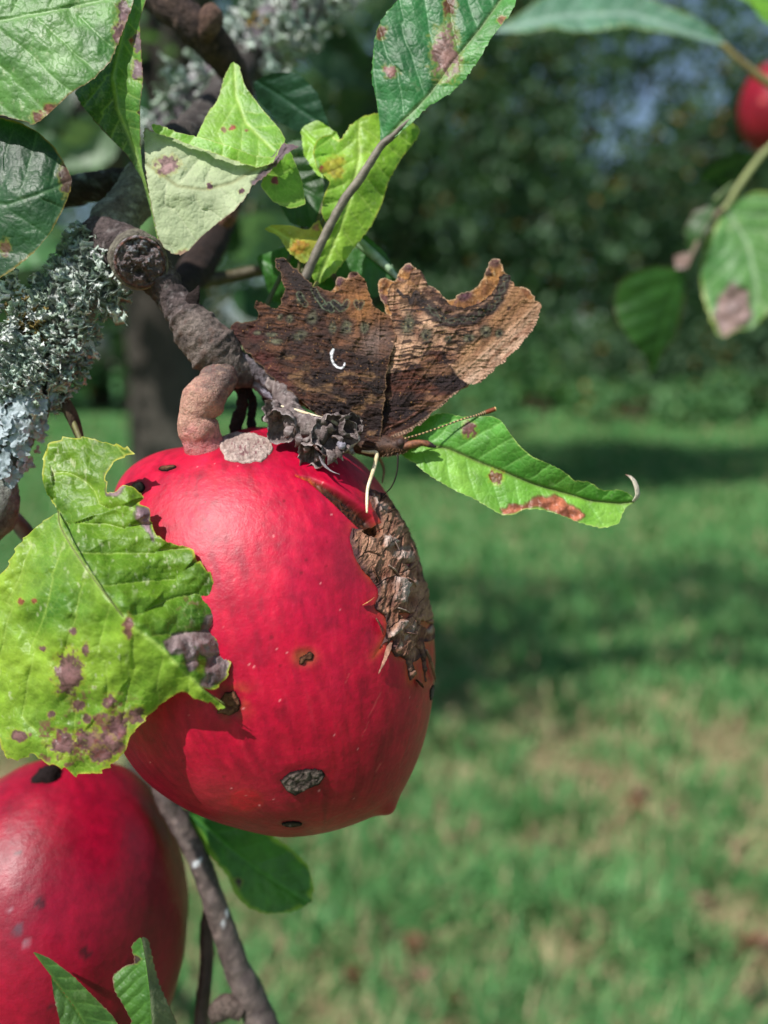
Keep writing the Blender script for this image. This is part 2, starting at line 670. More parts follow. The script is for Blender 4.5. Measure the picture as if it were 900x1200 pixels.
def build_grass():
    n = 190000
    u = RNG.random(n)
    d = 1.1 + 14.0 * u ** 1.5
    ang = (RNG.random(n) - 0.5) * 1.30
    x, y = d * np.sin(ang), d * np.cos(ang)
    pf = patch_field(x, y)
    keep = RNG.random(n) > pf * 0.66
    x, y, d, pf = x[keep], y[keep], d[keep], pf[keep]
    n = len(x)
    tuft = 0.5 + 0.5 * fbm(p2(x, y, 0.22), 3, 21)
    h = (0.03 + 0.09 * RNG.random(n) ** 1.5) * (0.55 + 0.9 * tuft) * (1 - 0.55 * pf) * (0.9 + 0.05 * d)
    w = (0.0022 + 0.0016 * RNG.random(n)) * (0.8 + 0.18 * d)
    th = RNG.random(n) * 2 * math.pi
    lean = (0.25 + 0.75 * RNG.random(n)) * h
    dx, dy = np.cos(th), np.sin(th)
    sx, sy = -dy, dx
    z0 = ground_z(x, y)
    V = np.zeros((n, 5, 3))
    for k, (f, ww, hh) in enumerate([(0, -1, 0), (0, 1, 0), (0.35, 0.8, 0.62), (0.35, -0.8, 0.62), (1, 0, 1.0)]):
        V[:, k, 0] = x + dx * lean * f + sx * w * ww
        V[:, k, 1] = y + dy * lean * f + sy * w * ww
        V[:, k, 2] = z0 - 0.004 + h * hh * (1 - 0.25 * f)
    b = np.arange(n)[:, None] * 5
    F = np.concatenate([b + [0, 1, 2], b + [0, 2, 3], b + [3, 2, 4]])
    t = RNG.random(n)
    c = mix(GRASS_A, GRASS_B, t * 0.7 + 0.3 * tuft)
    dry = (RNG.random(n) < 0.12 + 0.6 * pf)
    c = np.where(dry[:, None], mix(STRAW, SOIL, RNG.random(n) * 0.6), c)
    C = np.repeat(c[:, None], 5, 1)
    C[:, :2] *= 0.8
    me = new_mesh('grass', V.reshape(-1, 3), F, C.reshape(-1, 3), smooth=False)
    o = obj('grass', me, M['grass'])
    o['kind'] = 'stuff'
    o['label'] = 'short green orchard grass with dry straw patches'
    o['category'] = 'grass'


def leaf_cloud(centers, radii, n, size, c1, c2, seed, squash=0.8, clump=None, hollow=0.35):
    """many small folded leaves spread through a crown made of ellipsoid clumps"""
    g = np.random.default_rng(seed)
    centers, radii = np.asarray(centers, float), np.asarray(radii, float)
    k = g.choice(len(centers), n, p=radii ** 2 / (radii ** 2).sum())
    v = g.normal(size=(n, 3))
    v /= np.linalg.norm(v, axis=1)[:, None]
    r = hollow + (1 - hollow) * g.random(n) ** 0.6
    r = r * (1 + 0.28 * fbm(v * 2.3 + k[:, None] * 7.1, 3, seed))
    P = centers[k] + v * (r * radii[k])[:, None] * np.array([1, 1, squash])
    # gather leaves round twig tips so that gaps open between the sprays
    if clump:
        m = max(8, n // 14)
        tips = P[g.choice(n, m, replace=False)]
        P = tips[g.integers(0, m, n)] + g.normal(size=(n, 3)) * clump * np.array([0.5, 0.5, 0.4])
    a = g.normal(size=(n, 3))
    a[:, 2] -= 0.5
    a /= np.linalg.norm(a, axis=1)[:, None]
    nn = g.normal(size=(n, 3)) + np.array([0, 0, 1.2])
    b = np.cross(a, nn)
    b /= np.linalg.norm(b, axis=1)[:, None] + 1e-9
    nn = np.cross(b, a)
    s = size * (0.6 + 0.8 * g.random(n))[:, None]
    V = np.zeros((n, 6, 3))
    V[:, 0] = P - a * s * 0.5
    V[:, 1] = P - a * s * 0.1 + b * s * 0.28 + nn * s * 0.08
    V[:, 2] = P + a * s * 0.22 + b * s * 0.22 + nn * s * 0.06
    V[:, 3] = P + a * s * 0.5 - nn * s * 0.1
    V[:, 4] = P + a * s * 0.22 - b * s * 0.22 + nn * s * 0.06
    V[:, 5] = P - a * s * 0.1 - b * s * 0.28 + nn * s * 0.08
    o = np.arange(n)[:, None] * 6
    F = np.concatenate([o + [0, 1, 2, 3], o + [0, 3, 4, 5]])
    t = g.random(n)
    c = mix(c1, c2, t ** 1.4)
    odd = g.random(n) < 0.03
    c[odd] = srgb(140, 110, 50)
    return V.reshape(-1, 3), F, np.repeat(c, 6, 0)


def build_tree(name, label, cat, base, trunk_h, trunk_r, centers, radii, n, size, c1, c2, seed, squash=0.8,
               group=None, clump=0.25, lean=(0, 0)):
    base = np.array([base[0], base[1], ground_z(np.array([base[0]]), np.array([base[1]]))[0] - 0.05])
    t = thing(name, label, cat, base, group)
    top = base + np.array([lean[0], lean[1], trunk_h])
    mid = (base + top) / 2 + np.array([0.06, -0.03, 0]) * trunk_h * 0.6
    bark = lambda tt, aa, P: mix(srgb(52, 46, 42), srgb(88, 84, 76), 0.5 + 0.7 * fbm(P * np.array([14, 14, 5]), 3, seed))
    V, F, C = tube([base - [0, 0, 0.1], mid, top], [trunk_r * 1.35, trunk_r, trunk_r * 0.8], 16, 24,
                   lambda tt, aa, P: trunk_r * 0.18 * fbm(P * np.array([9, 9, 4]), 3, seed), bark)
    obj('trunk', new_mesh('trunk', V, F, C), M['trunk'], t)
    g = np.random.default_rng(seed + 5)
    for k, (c, r) in enumerate(zip(centers, radii)):
        if k % 2 and len(centers) > 8:
            continue
        c = np.asarray(c, float)
        m = (top * 0.55 + c * 0.45) + g.normal(size=3) * 0.12 * r
        V, F, C = tube([top - [0, 0, 0.15], m, c, c + (c - top) * 0.3], [trunk_r * 0.55, trunk_r * 0.34, trunk_r * 0.16, trunk_r * 0.05],
                       8, 14, None, bark)
        obj('limb', new_mesh('limb', V, F, C), M['trunk'], t)
    V, F, C = leaf_cloud(centers, radii, n, size, c1, c2, seed, squash, clump)
    obj('crown', new_mesh('crown', V, F, C, smooth=False), M['crown'], t)
    return t


def blob_centers(c, r, n, seed, flat=0.7):
    g = np.random.default_rng(seed)
    v = g.normal(size=(n, 3))
    v /= np.linalg.norm(v, axis=1)[:, None]
    P = np.asarray(c) + v * np.asarray(r) * (0.55 + 0.35 * g.random((n, 1)))
    return P


def build_bush(name, label, cat, base, size, n, leaf, c1, c2, seed, group=None):
    base = np.array([base[0], base[1], float(ground_z(np.array([base[0]]), np.array([base[1]]))[0])])
    t = thing(name, label, cat, base, group)
    w, d, h = size
    g = np.random.default_rng(seed)
    m = 7
    cs = base + np.stack([(g.random(m) - 0.5) * w, (g.random(m) - 0.5) * d, h * (0.35 + 0.3 * g.random(m))], -1)
    rs = h * (0.38 + 0.2 * g.random(m))
    V, F, C = leaf_cloud(cs, rs, n, leaf, c1, c2, seed, 0.9, 0.2)
    V[:, 2] = np.abs(V[:, 2] - base[2]) + base[2] - 0.03
    obj('foliage', new_mesh('foliage', V, F, C, smooth=False), M['crown'], t)
    for k in range(m):
        V, F, C = tube([base + [(cs[k, 0] - base[0]) * 0.5, (cs[k, 1] - base[1]) * 0.5, -0.1], (base + cs[k]) / 2 + [0.05, 0, 0.1], cs[k]],
                       [0.05, 0.035, 0.015], 7, 10, None, srgb(80, 66, 52))
        obj('stem', new_mesh('stem', V, F, C), M['trunk'], t)
    return t


DK1, DK2 = srgb(52, 82, 58), srgb(98, 128, 90)
MD1, MD2 = srgb(58, 104, 62), srgb(120, 164, 104)

build_ground()
build_grass()

# the tree that the near branches belong to: trunk behind the stalk, crown above the frame
TRUNK_BASE = np.array([-0.58, 1.92, 0.0])
mc = np.vstack([blob_centers((-0.5, 2.1, 3.0), (1.6, 1.3, 0.75), 13, 3),
                [[-1.5, 1.7, 2.1], [-1.05, 2.6, 2.2], [0.6, 2.9, 2.75], [-0.95, 3.1, 1.75], [-1.35, 2.2, 1.45],
                 [-0.55, 1.75, 1.85], [-0.25, 2.2, 1.9], [-0.75, 1.5, 1.62]]])
mr_ = np.concatenate([0.48 + 0.22 * np.random.default_rng(4).random(13), [0.5, 0.45, 0.5, 0.42, 0.4, 0.32, 0.34, 0.3]])
own_tree = build_tree('apple_tree', 'old grey apple tree whose trunk stands behind the knobbly spur', 'tree', TRUNK_BASE, 1.75, 0.10,
                      mc, mr_, 7000, 0.062, DK1, MD2, 11, 0.75, clump=0.16, lean=(0.02, 0.05))

# the apple tree across the grass, its trunk hidden behind the near apple
c2 = np.vstack([blob_centers((0.9, 8.0, 3.2), (3.6, 1.7, 1.7), 52, 8),
                [[0.9, 7.0, 1.95], [1.7, 7.2, 1.9], [2.5, 7.5, 2.0], [0.2, 7.0, 1.95], [3.2, 7.8, 2.1], [4.0, 8.2, 2.2], [4.1, 8.0, 3.6], [3.3, 8.2, 4.2]]])
build_tree('apple_tree', 'broad apple tree hung with small red fruit across the grass', 'tree', (-0.6, 7.7, 0), 1.7, 0.13,
           c2, np.full(len(c2), 0.8), 34000, 0.085, DK1, DK2, 23, 0.8, clump=0.22, lean=(0.3, 0.1))

far = [('tall dark tree behind the low bushes, left of the fruit-hung apple tree', -6.0, 17, 3.4, 6.0, 12000, DK1, DK2),
       ('leafy tree rising behind the fruit-hung apple tree', 1.2, 21, 4.2, 8.5, 16000, DK1, MD2),
       ('dark spreading tree beyond the grass behind the drooping branch', 7.8, 17.5, 3.9, 6.9, 22000, DK1, DK2),
       ('big dark tree beyond the grass behind the lichened limb', -12.0, 23, 4.2, 8.0, 9000, DK1, DK2)]
for k, (lab, x, y, r, h, n, a, b) in enumerate(far):
    cs = np.vstack([blob_centers((x, y, h * 0.55), (r, r * 0.7, h * 0.42), 18, 40 + k), blob_centers((x, y, h * 0.26), (r * 0.9, r * 0.6, 0.6), 5, 140 + k)])
    build_tree('orchard_tree', lab, 'tree', (x, y, 0), h * 0.4, 0.2, cs, np.full(23, r * 0.4), n, 0.20, a, b, 50 + k, 0.9,
               'trees beyond the grass', 0.4)

bush = [('pale leafy bush filling the gap behind the leaf with the orange patch', 3.9, 18.6, (3.4, 1.6, 2.6), MD1, MD2),
        ('low bright green scrub in front of the other bushes', 3.6, 14.6, (6.0, 1.2, 0.75), MD1, MD2 * 1.1),
        ('low tangled scrub beside the bright scrub under the drooping branch', 8.6, 14.8, (5.0, 1.2, 0.8), MD1, MD2),
        ('small weedy clump in the grass below the leaf with the orange patch', 1.1, 13.2, (1.6, 0.9, 0.40), MD1, MD2),
        ('wide weedy clump at the foot of the bright scrub', 4.9, 13.3, (2.4, 0.9, 0.45), MD1, MD2),
        ('thin weedy clump between the bright and the tangled scrub', 6.6, 13.9, (1.8, 0.8, 0.42), MD1, MD2 * 1.1),
        ('low dark bush under the spreading tree at the end of the grass', 5.6, 16.0, (3.6, 1.6, 1.7), DK1, DK2),
        ('rounded mid green bush at the end of the grass under the fruit-hung tree', 2.4, 17.2, (4.0, 1.6, 1.5), MD1, MD2),
        ('dark green bush beyond the grass behind the butterfly', -1.6, 17.0, (4.0, 1.8, 1.9), DK1, MD2),
        ('wide bush beyond the grass behind the lichened limb', -6.2, 16.0, (5.0, 1.8, 2.0), MD1, MD2),
        ('densest dark bush at the end of the grass, behind the drooping branch', 9.4, 17.0, (4.5, 1.8, 2.2), DK1, DK1 * 1.4)]
for k, (lab, x, y, sz, a, b) in enumerate(bush):
    build_bush('bush', lab, 'bush', (x, y), sz, 6500 if sz[2] > 0.5 else 1800, 0.13, a, b, 70 + k, 'bushes along the end of the grass')


def apple_lathe(r, seg=20, rings=14):
    ph = np.linspace(0.0, math.pi, rings)
    rr = np.sin(ph) * (1 + 0.06 * np.cos(ph))
    zz = np.cos(ph) * 0.9 - 0.32 * np.exp(-(np.sin(ph) / 0.28) ** 2) * np.sign(np.cos(ph))
    a = np.linspace(0, 2 * math.pi, seg, endpoint=False)
    V = np.stack([r * rr[:, None] * np.cos(a), r * rr[:, None] * np.sin(a), r * np.broadcast_to(zz[:, None], (rings, seg))], -1).reshape(-1, 3)
    i, j = np.meshgrid(np.arange(rings - 1), np.arange(seg), indexing='ij')
    j2 = (j + 1) % seg
    F = np.stack([i * seg + j, (i + 1) * seg + j, (i + 1) * seg + j2, i * seg + j2], -1).reshape(-1, 4)
    t = 0.5 + 0.5 * V[:, 0] / r
    C = mix(srgb(176, 24, 30), srgb(196, 110, 60), sstep(0.55, 1.0, t))
    V2, F2, C2 = tube([[0, 0, r * 0.55], [0, 0.1 * r, r * 1.1], [0.1 * r, 0.1 * r, r * 1.5]], [0.06 * r] * 3, 6, 5, None, srgb(80, 60, 40))
    return np.vstack([V, V2]), np.vstack([F, F2 + len(V)]), np.vstack([C, C2])


AV, AF, AC = apple_lathe(0.034)
far_apple_me = new_mesh('far_apple', AV, AF, AC)
for k, (px, py, d) in enumerate([(588, 243, 6.9), (660, 240, 7.0), (658, 262, 7.1), (775, 262, 7.3), (693, 332, 6.9), (687, 362, 6.8),
                                 (650, 330, 7.2), (706, 62, 7.2), (690, 160, 7.1), (655, 180, 7.3), (560, 395, 7.0), (840, 330, 7.0),
                                 (525, 170, 7.2), (750, 215, 7.2)]):
    o = obj('apple', far_apple_me, M['far_apple'])
    o.location = WD(px, py, d)
    o.rotation_euler = (random.uniform(-.3, .3), random.uniform(-.3, .3), random.uniform(0, 6.28))
    o['label'] = 'small blurred red apple hanging in the broad tree across the grass'
    o['category'] = 'apple'
    o['group'] = 'apples in the tree across the grass'


def fallen_leaf_mesh(seed, c):
    g = np.random.default_rng(seed)
    n, m = 9, 5
    V = []
    for i in range(n):
        t = i / (n - 1)
        w = 0.017 * math.sin(math.pi * min(1, t * 0.96 + 0.02)) ** 0.8
        for j in range(m):
            s = (j / (m - 1)) * 2 - 1
            V.append([(t - 0.5) * 0.06, s * w, 0.006 + 0.010 * s * s + 0.012 * (t - 0.5) ** 2 * 4 + 0.003 * g.normal()])
    F = [[i * m + j, (i + 1) * m + j, (i + 1) * m + j + 1, i * m + j + 1] for i in range(n - 1) for j in range(m - 1)]
    V = np.array(V)
    return new_mesh('fallen_leaf', V, np.array(F), mix(c, c * 0.5, g.random(len(V))))


FL = [fallen_leaf_mesh(1, srgb(122, 80, 58)), fallen_leaf_mesh(2, srgb(112, 88, 72)), fallen_leaf_mesh(3, srgb(150, 118, 98)),
      fallen_leaf_mesh(4, srgb(160, 88, 48))]
FLN = ['rust brown', 'dull brown', 'pinkish tan', 'orange']
for k in range(46):
    px, py = (525, 1190) if k == 0 else (float(RNG.uniform(225, 900)), float(RNG.uniform(830, 1195)))
    if k in (1, 2, 3, 4):
        px, py = [(460, 1175), (495, 1165), (785, 965), (880, 1120)][k - 1]
    ray = WD(px, py, 1.0) - CC
    P = CC + ray * (-CAM_H / ray[2])
    kind = 3 if k == 0 else int(RNG.integers(0, 3))
    o = obj('fallen_leaf', FL[kind], M['fallen'])
    o.location = (P[0], P[1], float(ground_z(P[:1], P[1:2])[0]) + 0.022)
    o.rotation_euler = (random.uniform(-.5, .5), random.uniform(-.5, .5), random.uniform(0, 6.28))
    o.scale = (1.0,) * 3
    o['label'] = FLN[kind] + ' fallen leaf lying in the grass below the apples'
    o['category'] = 'leaf'
    o['group'] = FLN[kind] + ' fallen leaves in the grass'

# ================================================================== near things
def zoom(x0, y0, k, pts):
    """points read off an enlarged crop of the photograph -> photo pixels"""
    p = np.asarray(pts, float)
    return np.stack([x0 + p[:, 0] / k, y0 + p[:, 1] / k], -1)


# ------------------------------------------------------------------ leaves
def leaf_paint(x, y, e, mid, sp, seed):
    """colour and quilting of a leaf blade, all in its own flat coordinates"""
    P = np.stack([x, y], -1)
    d, arc, side, _ = polyline_dist(P, mid)
    k = sp.get('scale', 1.0)
    v_sp = sp.get('vein', 38.0) * k
    wob = 5 * k * fbm(p2(x, y, 40 * k), 2, seed + 1)
    q = (arc - 0.75 * d + side * v_sp * 0.23 + wob) / v_sp
    fr = np.abs(q - np.round(q)) * v_sp
    vein = np.exp(-(fr / (1.3 * k)) ** 2) * sstep(0, 6 * k, d)
    # finer net between the side veins
    e2, _ = cells(x + 3 * fbm(p2(x, y, 14), 2, seed + 4), y, 9 * k, seed)
    net = 1 - sstep(0.0, 0.16, e2)
    e3, _ = cells(x, y, 4.2 * k, seed + 8)
    net2 = 1 - sstep(0.0, 0.2, e3)
    mrib = np.exp(-(d / (2.2 * k)) ** 2)
    c1, c2 = sp['c1'], sp['c2']
    t = 0.5 + 0.9 * fbm(p2(x, y, 60 * k), 4, seed + 2) + sp.get('grad', lambda x, y: 0)(x, y)
    c = mix(c1, c2, t)
    c = mix(c, c * 0.72, 0.6 * sstep(0.15, 0.6, fbm(p2(x, y, 11 * k), 3, seed + 6)))
    c = mix(c, c * 1.35, 0.7 * sstep(0.1, 0.6, fbm(p2(x, y, 24 * k), 4, seed + 16)))
    lt = sp.get('light', c2 * 1.25)
    c = mix(c, lt, 0.42 * vein + 0.16 * net + 0.10 * net2)
    c = mix(c, sp.get('rib', lt), 0.7 * mrib)
    # bleached flecks
    fl = sp.get('fleck', 0.5)
    if fl:
        c = mix(c, srgb(214, 222, 178), fl * sstep(0.30, 0.55, fbm(p2(x, y, 4.0 * k, 7.0 * k), 3, seed + 12)) * sstep(-0.15, 0.5, fbm(p2(x, y, 45), 2, seed + 13)))
    # brown blotches, each (x, y, radius, colour[, strength])
    for i, s in enumerate(sp.get('spots', [])):
        sx, sy, sr, sc = s[:4]
        sq = s[4] if len(s) > 4 else 1.0
        dd = np.hypot((x - sx), (y - sy) * sq) / sr
        dd = dd + 0.6 * fbm(p2(x, y, max(4.0, sr * 0.6)), 4, seed + 30 + i) + 0.35 * fbm(p2(x, y, 2.6), 2, seed + 33 + i)
        c = mix(c, srgb(196, 180, 60) * 0.7 + c * 0.3, 0.4 * (1 - sstep(1.0, 1.45, dd)))
        inner = mix(sc, sc * 0.5, 0.45 + 1.3 * fbm(p2(x, y, 3.5), 3, seed + 50))
        inner = mix(inner, np.minimum(sc * 1.7, 0.6), 0.5 * (1 - sstep(0.2, 0.6, dd)) * (sr > 7))
        c = mix(c, inner, 0.95 * (1 - sstep(0.78, 1.1, dd)))
    crisp = np.zeros_like(x)
    for poly, pc in sp.get('patches', []):
        dd, _ = sdf(P, poly)
        dd = dd + 4 * fbm(p2(x, y, 9), 3, seed + 70)
        inner = mix(pc * 1.15, pc * 0.45, 0.45 + 1.2 * fbm(p2(x, y, 8), 4, seed + 71))
        crisp = np.maximum(crisp, 1 - sstep(-8, 4, dd))
        inner = mix(inner, pc * 0.35, 0.35 * net)
        c = mix(c, pc * 0.3, 0.7 * (1 - sstep(0, 2.2, dd)))
        c = mix(c, inner, 1 - sstep(-2.0, 0.2, dd))
    # freckles
    fk = sp.get('freckle')
    if fk is not None:
        amt = sstep(0.18, 0.42, fbm(p2(x, y, 7), 4, seed + 90)) * sstep(0.0, 0.45, fbm(p2(x, y, 55), 2, seed + 91) + sp.get('freckle_bias', lambda x, y: 0)(x, y))
        c = mix(c, fk, 0.85 * amt)
    ec = sp.get('edge')
    if ec is not None:
        ew = sp.get('edge_w', 3.0)
        en = ew * (0.7 + 1.3 * fbm(p2(x, y, 25), 3, seed + 95))
        c = mix(c, ec, 0.85 * (1 - sstep(0.2, 1.0, e / np.maximum(en, 0.4))) * (d > 6 * k))
    quilt = sp.get('quilt', 2.2) * k * (np.sqrt(np.clip(fr / (v_sp * 0.5), 0, 1)) - 0.5) * sstep(0, 12 * k, d)
    relief = quilt - 0.5 * k * net + sp.get('wave', 3.0) * fbm(p2(x, y, 32 * k), 3, seed + 99) - 1.5 * k * mrib
    relief = relief + sp.get('crisp', 6.0) * crisp * fbm(p2(x, y, 11), 4, seed + 111)
    return np.clip(c, 0, 1), relief


def leaf(parent, halves, mid, sp, seed, label=None, step=1.3, dist=None, mat='leaf', serr=(3.2, 13.0), name='leaf'):
    """halves: list of (outline, [(x, y, depth)...]) in photo pixels; dist None -> depth in pixel steps, else metres per pixel step"""
    mb = MB()
    for hi, h in enumerate(halves):
        poly, zc = h[0], h[1]
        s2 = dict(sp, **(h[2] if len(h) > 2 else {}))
        poly = serrate(poly, serr[0], serr[1], mid if len(halves) > 1 else None, seed + hi)
        tz = TPS(zc)
        x, y, z, F, e = sheet(poly, tz, step)
        c, rel = leaf_paint(x, y, e, np.asarray(mid, float), s2, seed)
        z = z + rel
        V = Q(x, y, z) if dist is None else WD(x, y, dist - z * dist / FPX)
        mb.add(V, F, c)
    return obj(name, mb.mesh(name), M[mat], parent, label)


def stick(name, pts, radii, col, parent, mat='twig', dist=None, nring=12, nseg=40, rough=0.0, seed=0, label=None, flat=1.0, bands=None):
    """a tapered twig, petiole, leg ... through (px, py, z) points, radii in photo pixels"""
    pts = np.asarray(pts, float)
    radii = np.asarray(radii, float)
    if dist is None:
        W = Q(pts[:, 0], pts[:, 1], pts[:, 2])
        R = radii * (D0 - pts[:, 2] * S0) / FPX
    else:
        dd = dist - pts[:, 2] * dist / FPX
        W = WD(pts[:, 0], pts[:, 1], dd)
        R = radii * dd / FPX
    u = S0 if dist is None else dist / FPX
    dis = (lambda t, a, P: rough * u * fbm(P / (u * 7), 4, seed)) if rough else None
    if callable(col):
        cf = col
    else:
        ca, cb = (col if isinstance(col, tuple) else (col, col * 0.6))
        cf = lambda t, a, P: mix(ca, cb, 0.5 + 0.9 * fbm(P / (u * 9), 4, seed + 3))
    V, F, C = tube(W, R, nring, nseg, dis, cf, flat)
    return obj(name, new_mesh(name, V, F, C), M[mat], parent, label)


# ------------------------------------------------------------------ the big apple
AP_C = np.array([318.0, 738.0])
AP_Z = -66.0                                   # depth of its core, pixel steps
AP_D = D0 - AP_Z * S0
AP_S = AP_D / FPX
sil = np.array([(150, 548), (188, 520), (225, 506), (265, 498), (305, 495), (350, 503), (395, 518), (425, 538), (452, 570), (478, 615),
                (496, 665), (507, 715), (513, 765), (510, 820), (500, 868), (484, 908), (466, 936), (440, 953), (405, 966), (370, 973),
                (335, 974), (295, 966), (250, 951), (205, 928), (170, 900), (144, 862), (126, 810), (118, 750), (119, 690), (126, 630),
                (135, 580)], float)
sil = catmull(sil, 180, True)
_a = np.arctan2(sil[:, 1] - AP_C[1], sil[:, 0] - AP_C[0])
_r = np.hypot(sil[:, 1] - AP_C[1], sil[:, 0] - AP_C[0]) * 0.982
_o = np.argsort(_a)
_a, _r = _a[_o], _r[_o]
_a = np.concatenate([_a - 2 * math.pi, _a, _a + 2 * math.pi])
_r = np.tile(_r, 3)


def apple_point(n):
    """unit direction in camera axes (x right, y down, z to camera) -> smooth skin point in pixel units about the core"""
    th = np.arctan2(n[..., 1], n[..., 0])
    R = np.interp(th, _a, _r)
    # let the outline rule only near the rim; rounder in the middle
    w = np.clip(np.hypot(n[..., 0], n[..., 1]), 0, 1)
    Rm = 193 + (238 - 193) * np.abs(np.sin(th)) ** 2
    R = R * w ** 2 + Rm * (1 - w ** 2)
    p = np.stack([n[..., 0] * R, n[..., 1] * R, n[..., 2] * 172], -1)
    # shoulder: a broad hollow round the stalk
    sx, sy = -78.0, -212.0
    q = (p[..., 0] - sx) ** 2 / 46 ** 2 + (p[..., 1] - sy) ** 2 / 30 ** 2 + (p[..., 2] - 8) ** 2 / 55 ** 2
    p = p * (1 - 0.075 * np.exp(-q))[..., None]
    # gentle lobes and lumps
    p = p * (1 + 0.010 * fbm(n * 2.2, 3, 3) * (0.3 + 0.7 * np.clip(n[..., 2], 0, 1)))[..., None]
    # nub on the lower right
    q = (p[..., 0] - 138) ** 2 + (p[..., 1] - 196) ** 2 + (p[..., 2] - 40) ** 2 * 0.4
    p = p * (1 + 0.035 * np.exp(-q / 13 ** 2))[..., None]
    return p


def apple_world(p):
    core = WD(AP_C[0], AP_C[1], AP_D)
    return core + AP_S * (p[..., :1] * CR - p[..., 1:2] * CU - p[..., 2:3] * CF)


def apple_normal(n):
    e = 1e-3
    a = np.cross(n, np.array([0.3, 0.2, 0.93]))
    a /= np.linalg.norm(a, axis=-1)[..., None] + 1e-9
    b = np.cross(n, a)

    def f(v):
        return apple_point(v / np.linalg.norm(v, axis=-1)[..., None])
    m = np.cross(f(n + e * a) - f(n - e * a), f(n + e * b) - f(n - e * b))
    m /= np.linalg.norm(m, axis=-1)[..., None] + 1e-12
    s = np.sign((m * n).sum(-1))
    return m * s[..., None]


Z8 = lambda pts: zoom(400, 560, 4.615, pts)
SCAR = Z8([(135, 40), (190, 70), (230, 85), (270, 130), (315, 200), (355, 262), (395, 345), (430, 445), (445, 540), (480, 590), (500, 700),
           (515, 800), (505, 870), (470, 885), (445, 885), (452, 980), (455, 1105), (432, 960), (412, 985), (385, 1000), (402, 1060), (372, 1102), (360, 1060),
           (352, 985), (300, 968), (264, 930), (280, 875), (232, 895), (175, 975), (238, 862), (250, 790), (232, 745), (190, 715), (182, 690), (200, 640),
           (196, 600), (150, 535), (110, 490), (70, 420), (45, 330), (58, 268), (100, 280), (170, 270), (205, 245), (178, 180), (150, 110)])
GASH = np.array([(346, 557), (362, 562), (378, 573), (395, 585), (412, 599), (428, 613), (438, 624)], float)
GASH_W = np.array([0.8, 2.2, 4.2, 6.5, 8.5, 9.5, 7.5])
PALE = [Z8(p) for p in ([(215, 312), (262, 322), (312, 345), (256, 390), (222, 382)], [(285, 398), (362, 400), (352, 452), (298, 445)],
                        [(280, 525), (312, 540), (372, 572), (342, 682), (268, 668)], [(300, 768), (352, 772), (292, 850), (240, 868)],
                        [(330, 545), (410, 560), (380, 585)], [(160, 80), (195, 110), (215, 200), (190, 190)])]
HOLES = [Z8(p) for p in ([(100, 292), (190, 288), (222, 276), (142, 326)], [(298, 728), (384, 730), (352, 772)], [(425, 768), (492, 788), (472, 822), (425, 796)],
                         [(335, 466), (384, 458), (362, 490)], [(240, 240), (275, 235), (262, 258)])]


def gash_field(X):
    d, arc, side, _ = polyline_dist(X, GASH)
    seg = np.concatenate([[0], np.cumsum(np.hypot(*np.diff(GASH, axis=0).T))])
    w = np.interp(arc, seg, GASH_W)
    return d, arc / seg[-1], side, w


